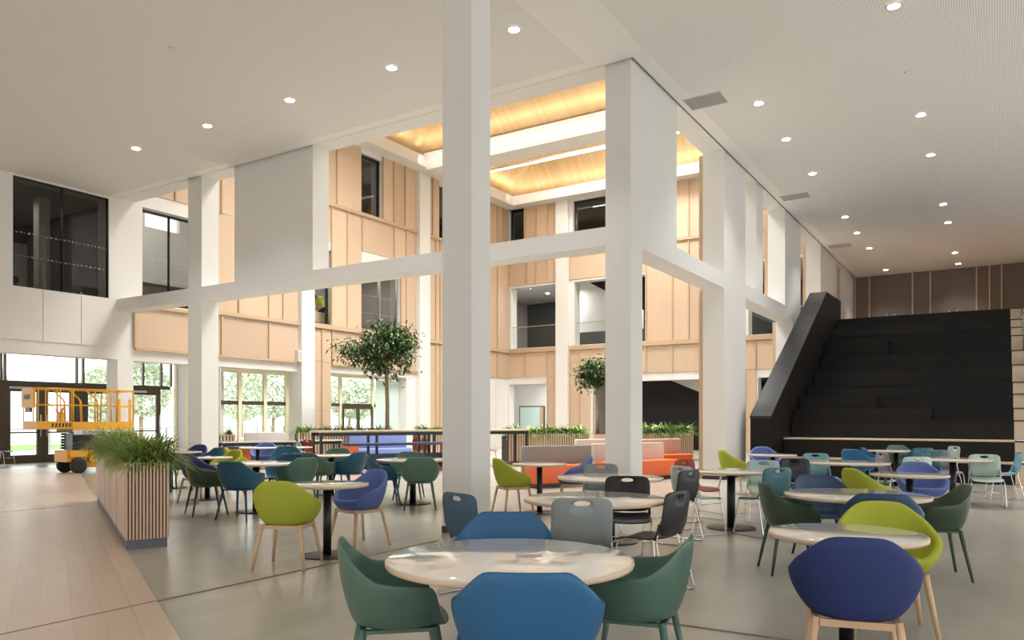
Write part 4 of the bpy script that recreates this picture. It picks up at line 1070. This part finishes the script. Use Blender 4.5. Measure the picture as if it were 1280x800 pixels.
bench(760, 17.0, 2.1, 'orange bench with a pale blush backrest right of the corner column', 'orange', 'pink')
bench(800, 20.0, 1.9, 'second orange bench with a pale blush backrest, further back', 'orange', 'pink', .86)
bench(735, 20.0, 1.3, 'blush-backed bench glimpsed left of the corner column', 'pink', 'pink', .86)
bench(443, 24.3, 2.0, 'pale blue upholstered bench behind the bar-height table', 'bluefab', 'bluefab', .9)
bench(310, 24.0, 1.3, 'grey bench before the sunny windows', 'greyfab', 'grey', .98)
t = thing('booth_counter', (*gp(437, 19.2), 0), QY, 'orange-ended low counter with a navy top under the bar-height table', 'counter')
MB().box(0, 3.0, 0, .5, .72, .78).build('top', M['navy'], t)
for lx in (0, 2.75): MB().box(lx, lx + .25, .02, .48, 0, .72).build('end_panel', M['orange'], t)
MB().box(.25, 2.75, .3, .34, .1, .5).build('rail', M['navy'], t)
t = thing('booth_counter', (*gp(285, 21.9), 0), QY, 'low orange-fronted counter behind the long low table at the windows', 'counter')
MB().box(0, 1.6, 0, .5, .55, .6).build('top', M['navy'], t); MB().box(.1, 1.5, .05, .45, 0, .55).build('body', M['orange'], t)
t = long_table(382, 22.9, 1.15, .7, .78, 'low table with a pale top behind the red stacking chairs', 2, 'long_table')

# ------------------------------------------------------------ scissor lift at the entrance
lx_, ly_ = gp(98, 19.75)
lift = thing('scissor_lift', (lx_ + .72, ly_ + .33, 0), 0, 'orange-yellow scissor lift with a railed platform parked at the entrance', 'lift')
hh = MB(); hh.box(-.48, .48, -.3, .3, .14, .42).box(-1.0, .2, -.3, .3, .30, .6).box(-.45, .2, -.38, .38, .28, .58).box(.3, .46, -.38, .38, .16, .6).box(.3, .95, -.38, .38, .42, .6).box(-.95, -.5, -.38, -.30, .43, .6); hh.build('chassis', M['yellow'], lift)
for sx in (-.72, .72):
    for sy in (-.33, .33):
        wo = MB().lathe([(.10, -.06), (.19, -.065), (.205, -.04), (.205, .04), (.19, .065), (.10, .06)], 22).build('wheel', M['blackplast'], lift, loc=(sx, sy, .205)); wo.rotation_euler = (PI / 2, 0, 0)
        MB().lathe([(.105, -.055), (.11, -.05), (.11, .05), (.105, .055)], 18).build('hub', M['greyfab'], wo)
for k in range(6):
    z = .62 + k * .072
    for sy in (-.26, .26):
        MB().box(-.85, .9, sy - .03, sy + .03, z, z + .058).build('scissor_arm', M['blackmetal'], lift)
MB().box(-.8, .85, -.2, .2, .6, 1.04).build('arm_stack', M['blackmetal'], lift)
MB().box(-.62, 1.05, -.38, .38, 1.08, 1.14).build('deck', M['greyfab'], lift)
MB().box(-2.28, -.55, -.34, .34, 1.15, 1.2).build('deck_extension', M['yellow'], lift)
tb = MB()
tb.box(-.62, 1.05, -.40, -.38, 1.08, 1.33).box(-.62, 1.05, .38, .40, 1.08, 1.33).box(1.03, 1.05, -.38, .38, 1.08, 1.33)
tb.build('toe_board', M['yellow'], lift)
tb = MB(); tb.box(-2.28, -.62, -.37, -.35, 1.15, 1.35).box(-2.28, -.62, .35, .37, 1.15, 1.35).box(-2.3, -2.28, -.37, .37, 1.15, 1.35)
to = tb.build('toe_board', M['yellow'], lift)
st = MB()
for k in range(6): 
    x = -1.65 + k * .17; st.prism([(x, 1.2), (x + .09, 1.2), (x + .14, 1.3), (x + .05, 1.3)], 'y', -.374, -.37)
o = st.build('hazard_stripe', M['blackmetal'], to)
def rail_run(y, x0, x1, xs, z0=1.33, z1=2.25, zm=1.8):
    r = MB(); r.tube([(x0, y, z1), (x1, y, z1)], .024, 8); r.tube([(x0, y, zm), (x1, y, zm)], .016, 8)
    for x in xs: r.tube([(x, y, z0), (x, y, z1)], .02, 8)
    r.build('guard_rail', M['yellow'], lift)
for y in (-.36, .36): rail_run(y, -2.26, -.62, (-2.26, -1.8, -1.2, -.64))
for y in (-.39, .39): rail_run(y, -.62, 1.03, (-.6, .4))
r = MB()
for y in (-.39, .39):
    r.tube(bend([(-.3, y, 2.25), (.02, y, 1.95), (.04, y, 1.33)], .08), .022, 8); r.tube(bend([(.55, y, 1.33), (.58, y, 2.2), (1.03, y, 2.25), (1.03, y, 1.33)], .1), .022, 8)
    r.tube(bend([(-.72, y, 2.2), (-.42, y, 1.95), (-.40, y, 1.33)], .08), .022, 8)
r.build('rail_brace', M['yellow'], lift)['kind'] = 'stuff'
r = MB()
for x in (-2.26, 1.03): r.tube([(x, -.37, 2.25), (x, .37, 2.25)], .024, 8); r.tube([(x, -.37, 1.8), (x, .37, 1.8)], .016, 8)
r.build('end_rail', M['yellow'], lift)
gt = MB().box(.9, .96, -.41, -.37, 1.33, 2.0).box(.60, .66, -.41, -.37, 1.33, 2.0).box(.66, .9, -.405, -.375, 1.75, 1.8); gt.build('gate', M['yellow'], lift)
cbx = MB().box(-2.42, -2.30, -.26, .30, 1.72, 2.24).build('control_box', M['yellow'], lift)
MB().box(-2.43, -2.42, -.12, .18, 1.95, 2.08).build('control_plate', M['greyfab'], cbx); MB().box(-2.40, -2.30, -.1, .15, 1.6, 1.72).build('bracket', M['blackmetal'], cbx)
jb = MB().box(-1.22, -1.0, -.34, -.2, 1.35, 1.6).tube([(-1.05, -.27, 1.6), (-.98, -.27, 1.72)], .04).build('joystick_box', M['yellow'], lift)
MB().tube(bend([(-1.75, -.3, 1.85), (-1.45, -.3, 1.72), (-1.15, -.3, 1.55)], .1), .012, 6).build('cable', M['blackmetal'], lift)
np2 = MB().box(-.6, 1.0, -.415, -.40, 1.0, 1.12).build('name_plate', M['offwhite'], lift)
def text(s_, size, m, parent, loc, rot, name='lettering'):
    cu = bpy.data.curves.new('t', 'FONT'); cu.body = s_; cu.size = size; cu.extrude = .003; cu.align_x = 'CENTER'
    ob = bpy.data.objects.new('t', cu); COL.objects.link(ob); me = baked(ob, name); me.materials.append(m)
    o = bpy.data.objects.new(name, me); COL.objects.link(o); o.parent = parent; o.location = loc; o.rotation_euler = rot
    return o
text('ELOVMAN', .13, M['blackmetal'], np2, (-.35, -.419, 1.015), (PI / 2, 0, 0))

def _fx(x): return -.9 + (x + .62) * 1.65 / 1.67 if x > -.62 else -.9 + (x + .62) * .82 / 1.66
def _remap(o):
    for v in o.data.vertices:
        v.co.x = _fx(v.co.x)
        if v.co.z > 1.36: v.co.z = 1.36 + (v.co.z - 1.36) * .91
    for c_ in o.children:
        if c_.name.split('.')[0] != 'lettering': _remap(c_)
for c_ in lift.children:
    if c_.name.split('.')[0] in ('deck', 'deck_extension', 'toe_board', 'guard_rail', 'rail_brace', 'end_rail', 'gate', 'control_box', 'joystick_box', 'cable', 'name_plate'): _remap(c_)
# ------------------------------------------------------------ worker behind the first-floor window
def skin_body(pts, edges, radii, name, m, sub=2):
    me = bpy.data.meshes.new(name); me.from_pydata(pts, edges, []); o = bpy.data.objects.new(name, me); COL.objects.link(o)
    sk = o.modifiers.new('s', 'SKIN'); su = o.modifiers.new('u', 'SUBSURF'); su.levels = sub
    if not me.skin_vertices: me.skin_vertices.new()
    for i, rr in enumerate(radii): me.skin_vertices[0].data[i].radius = rr if isinstance(rr, tuple) else (rr, rr)
    me.skin_vertices[0].data[0].use_root = True
    b_ = baked(o, name); b_.materials.append(m)
    for p in b_.polygons: p.use_smooth = True
    return b_
wx, wy = on_y(396, 380, 22.05)[0], 22.05
wk = thing('person', (wx + .16, wy - .1, 4.7), PI / 2 + .3, 'worker in a hi-vis yellow vest bending forward behind the first-floor window', 'person')
pts = [(0, 0, .93), (0, .12, 1.10), (0, .30, 1.26), (0, .44, 1.30), (0, .52, 1.31), (0, .60, 1.30), (0, .66, 1.24),
       (-.10, .0, .88), (-.11, .03, .48), (-.11, -.02, .08), (-.11, .14, .04), (.10, .0, .88), (.11, .03, .48), (.11, -.02, .08), (.11, .14, .04),
       (-.19, .42, 1.27), (-.22, .42, 1.0), (-.17, .58, .82), (.19, .42, 1.27), (.22, .42, 1.0), (.17, .58, .82)]
edges = [(0, 1), (1, 2), (2, 3), (3, 4), (4, 5), (5, 6), (0, 7), (7, 8), (8, 9), (9, 10), (0, 11), (11, 12), (12, 13), (13, 14), (3, 15), (15, 16), (16, 17), (3, 18), (18, 19), (19, 20)]
radii = [(.15, .11), (.15, .11), (.17, .12), (.13, .09), .055, .095, .08, .09, .06, .045, .04, .09, .06, .045, .04, .06, .045, .035, .06, .045, .035]
body = skin_body(pts, edges, radii, 'body', M['skin']); link_mesh('body', body, wk)
vest = skin_body([(0, .02, .95), (0, .12, 1.10), (0, .30, 1.26), (0, .42, 1.29), (-.19, .42, 1.27), (-.22, .42, 1.03), (.19, .42, 1.27), (.22, .42, 1.03)], [(0, 1), (1, 2), (2, 3), (3, 4), (4, 5), (3, 6), (6, 7)], [(.175, .135), (.18, .14), (.2, .15), (.15, .11), .085, .06, .085, .06], 'vest', M['hivis'])
vo = link_mesh('vest', vest, wk)
tr_ = skin_body([(0, 0, .95), (-.10, .0, .88), (-.11, .03, .48), (-.11, -.02, .10), (.10, .0, .88), (.11, .03, .48), (.11, -.02, .10)], [(0, 1), (1, 2), (2, 3), (0, 4), (4, 5), (5, 6)], [(.165, .125), .105, .078, .065, .105, .078, .065], 'trousers', M['trouser']); link_mesh('trousers', tr_, wk)
hr_ = MB().lathe([(.01, .11), (.06, .10), (.098, .05), (.105, 0), (.09, -.04)], 16); ho = hr_.build('hair', M['hair'], wk, loc=(0, .60, 1.31)); ho.rotation_euler = (-.5, 0, 0)
for s_ in (-1, 1):
    hd = MB()
    for k, (dx, L) in enumerate(((-.028, .07), (-.010, .08), (.010, .078), (.028, .065))):
        hd.tube([(s_ * .17 + dx, .60, .80), (s_ * .17 + dx, .60 + L * .6, .775), (s_ * .17 + dx, .60 + L * .8, .735)], .0085, 6)
    hd.tube([(s_ * .17 - s_ * .03, .585, .80), (s_ * .17 - s_ * .06, .62, .77)], .010, 6); hd.build('fingers', M['skin'], wk)
struct(MB().box(19.4, 21.9, YL + .58, YL + .62, 4.7, 5.42).build('trim_12', M['wood']))

# ------------------------------------------------------------ outdoors beyond the glazing
struct(MB().box(-30, 60, 26.5, 90, -.25, -.05).build('ground_paving', M['pave']))
struct(MB().box(-30, 60, 38, 46, -.05, -.03).build('ground_lawn', M['lawn']))
t = thing('building', (44, 70, -.05), 0, 'pale low building seen outside through the sunny windows', 'building')
MB().box(-12, 12, 0, 6, 0, 4.2).build('wall', M['offwhite'], t); MB().box(-12.3, 12.3, -.3, 6.3, 4.2, 4.5).build('roof', M['grey'], t)
wm = MB().box(-.7, .7, -.05, .02, 0, 1.4).mesh('window', M['steel'])
for k in range(9): link_mesh('window', wm, t, (-10.5 + k * 2.6, 0, 1.2))
def fence(x0, x1, y, label):
    t = thing('railing', ((x0 + x1) / 2, y, -.05), 0, label, 'railing'); L = (x1 - x0) / 2
    MB().box(-L, L, -.025, .025, 1.0, 1.06).build('top_rail', M['greyfab'], t); MB().box(-L, L, -.02, .02, .5, .54).build('middle_rail', M['greyfab'], t)
    pm_ = MB().box(-.03, .03, -.03, .03, 0, 1.0).mesh('post', M['greyfab'])
    for k in range(int(2 * L / 1.8)): link_mesh('post', pm_, t, (-L + .1 + k * 1.8, 0, 0))
fence(6, 40, 34, 'grey railing across the forecourt outside the doors')
base = None
for i, (x, y, h) in enumerate(((16, 50, 5.5), (22, 54, 6), (28.5, 50, 5.2), (34, 55, 6.2), (40, 51, 5.6), (46.5, 55, 6.4), (52, 51, 6), (58.5, 56, 6))):
    if base is None:
        r = random.Random(9); base = thing('street_tree', (0, 0, 0)); base['category'] = 'tree'
        MB().tube([(0, 0, 0), (.05, 0, 2), (0, 0, 4)], [.2, .15, .1], 8).build('trunk', M['trunk'], base)
        lf = MB()
        for q in range(2600):
            az = r.uniform(0, 2 * PI); el = math.asin(r.uniform(-1, 1)); rr = r.uniform(.6, 1.) ** .5
            c0 = Vector((2.4 * rr * math.cos(az) * math.cos(el), 2.4 * rr * math.sin(az) * math.cos(el), 4.2 + 2.6 * rr * math.sin(el)))
            a = Vector((r.gauss(0, 1), r.gauss(0, 1), r.gauss(0, 1))).normalized() * .2; b_ = a.orthogonal().normalized() * .13
            lf.add([c0 - a, c0 + b_, c0 + a, c0 - b_], [(0, 1, 2, 3)], True)
        fo = lf.build('foliage', M['outleaf'], base); fo['kind'] = 'stuff'; o = base
    else: o = copy_tree(base)
    o.location = (x, y, -.05); s_ = h / 7; o.scale = (s_, s_, s_); o.rotation_euler = (0, 0, i * 1.1)
    tag(o, 'leafy green street tree outside beyond the railing, %s from the left of its row' % ORD[i], 'tree', 'street trees outside')
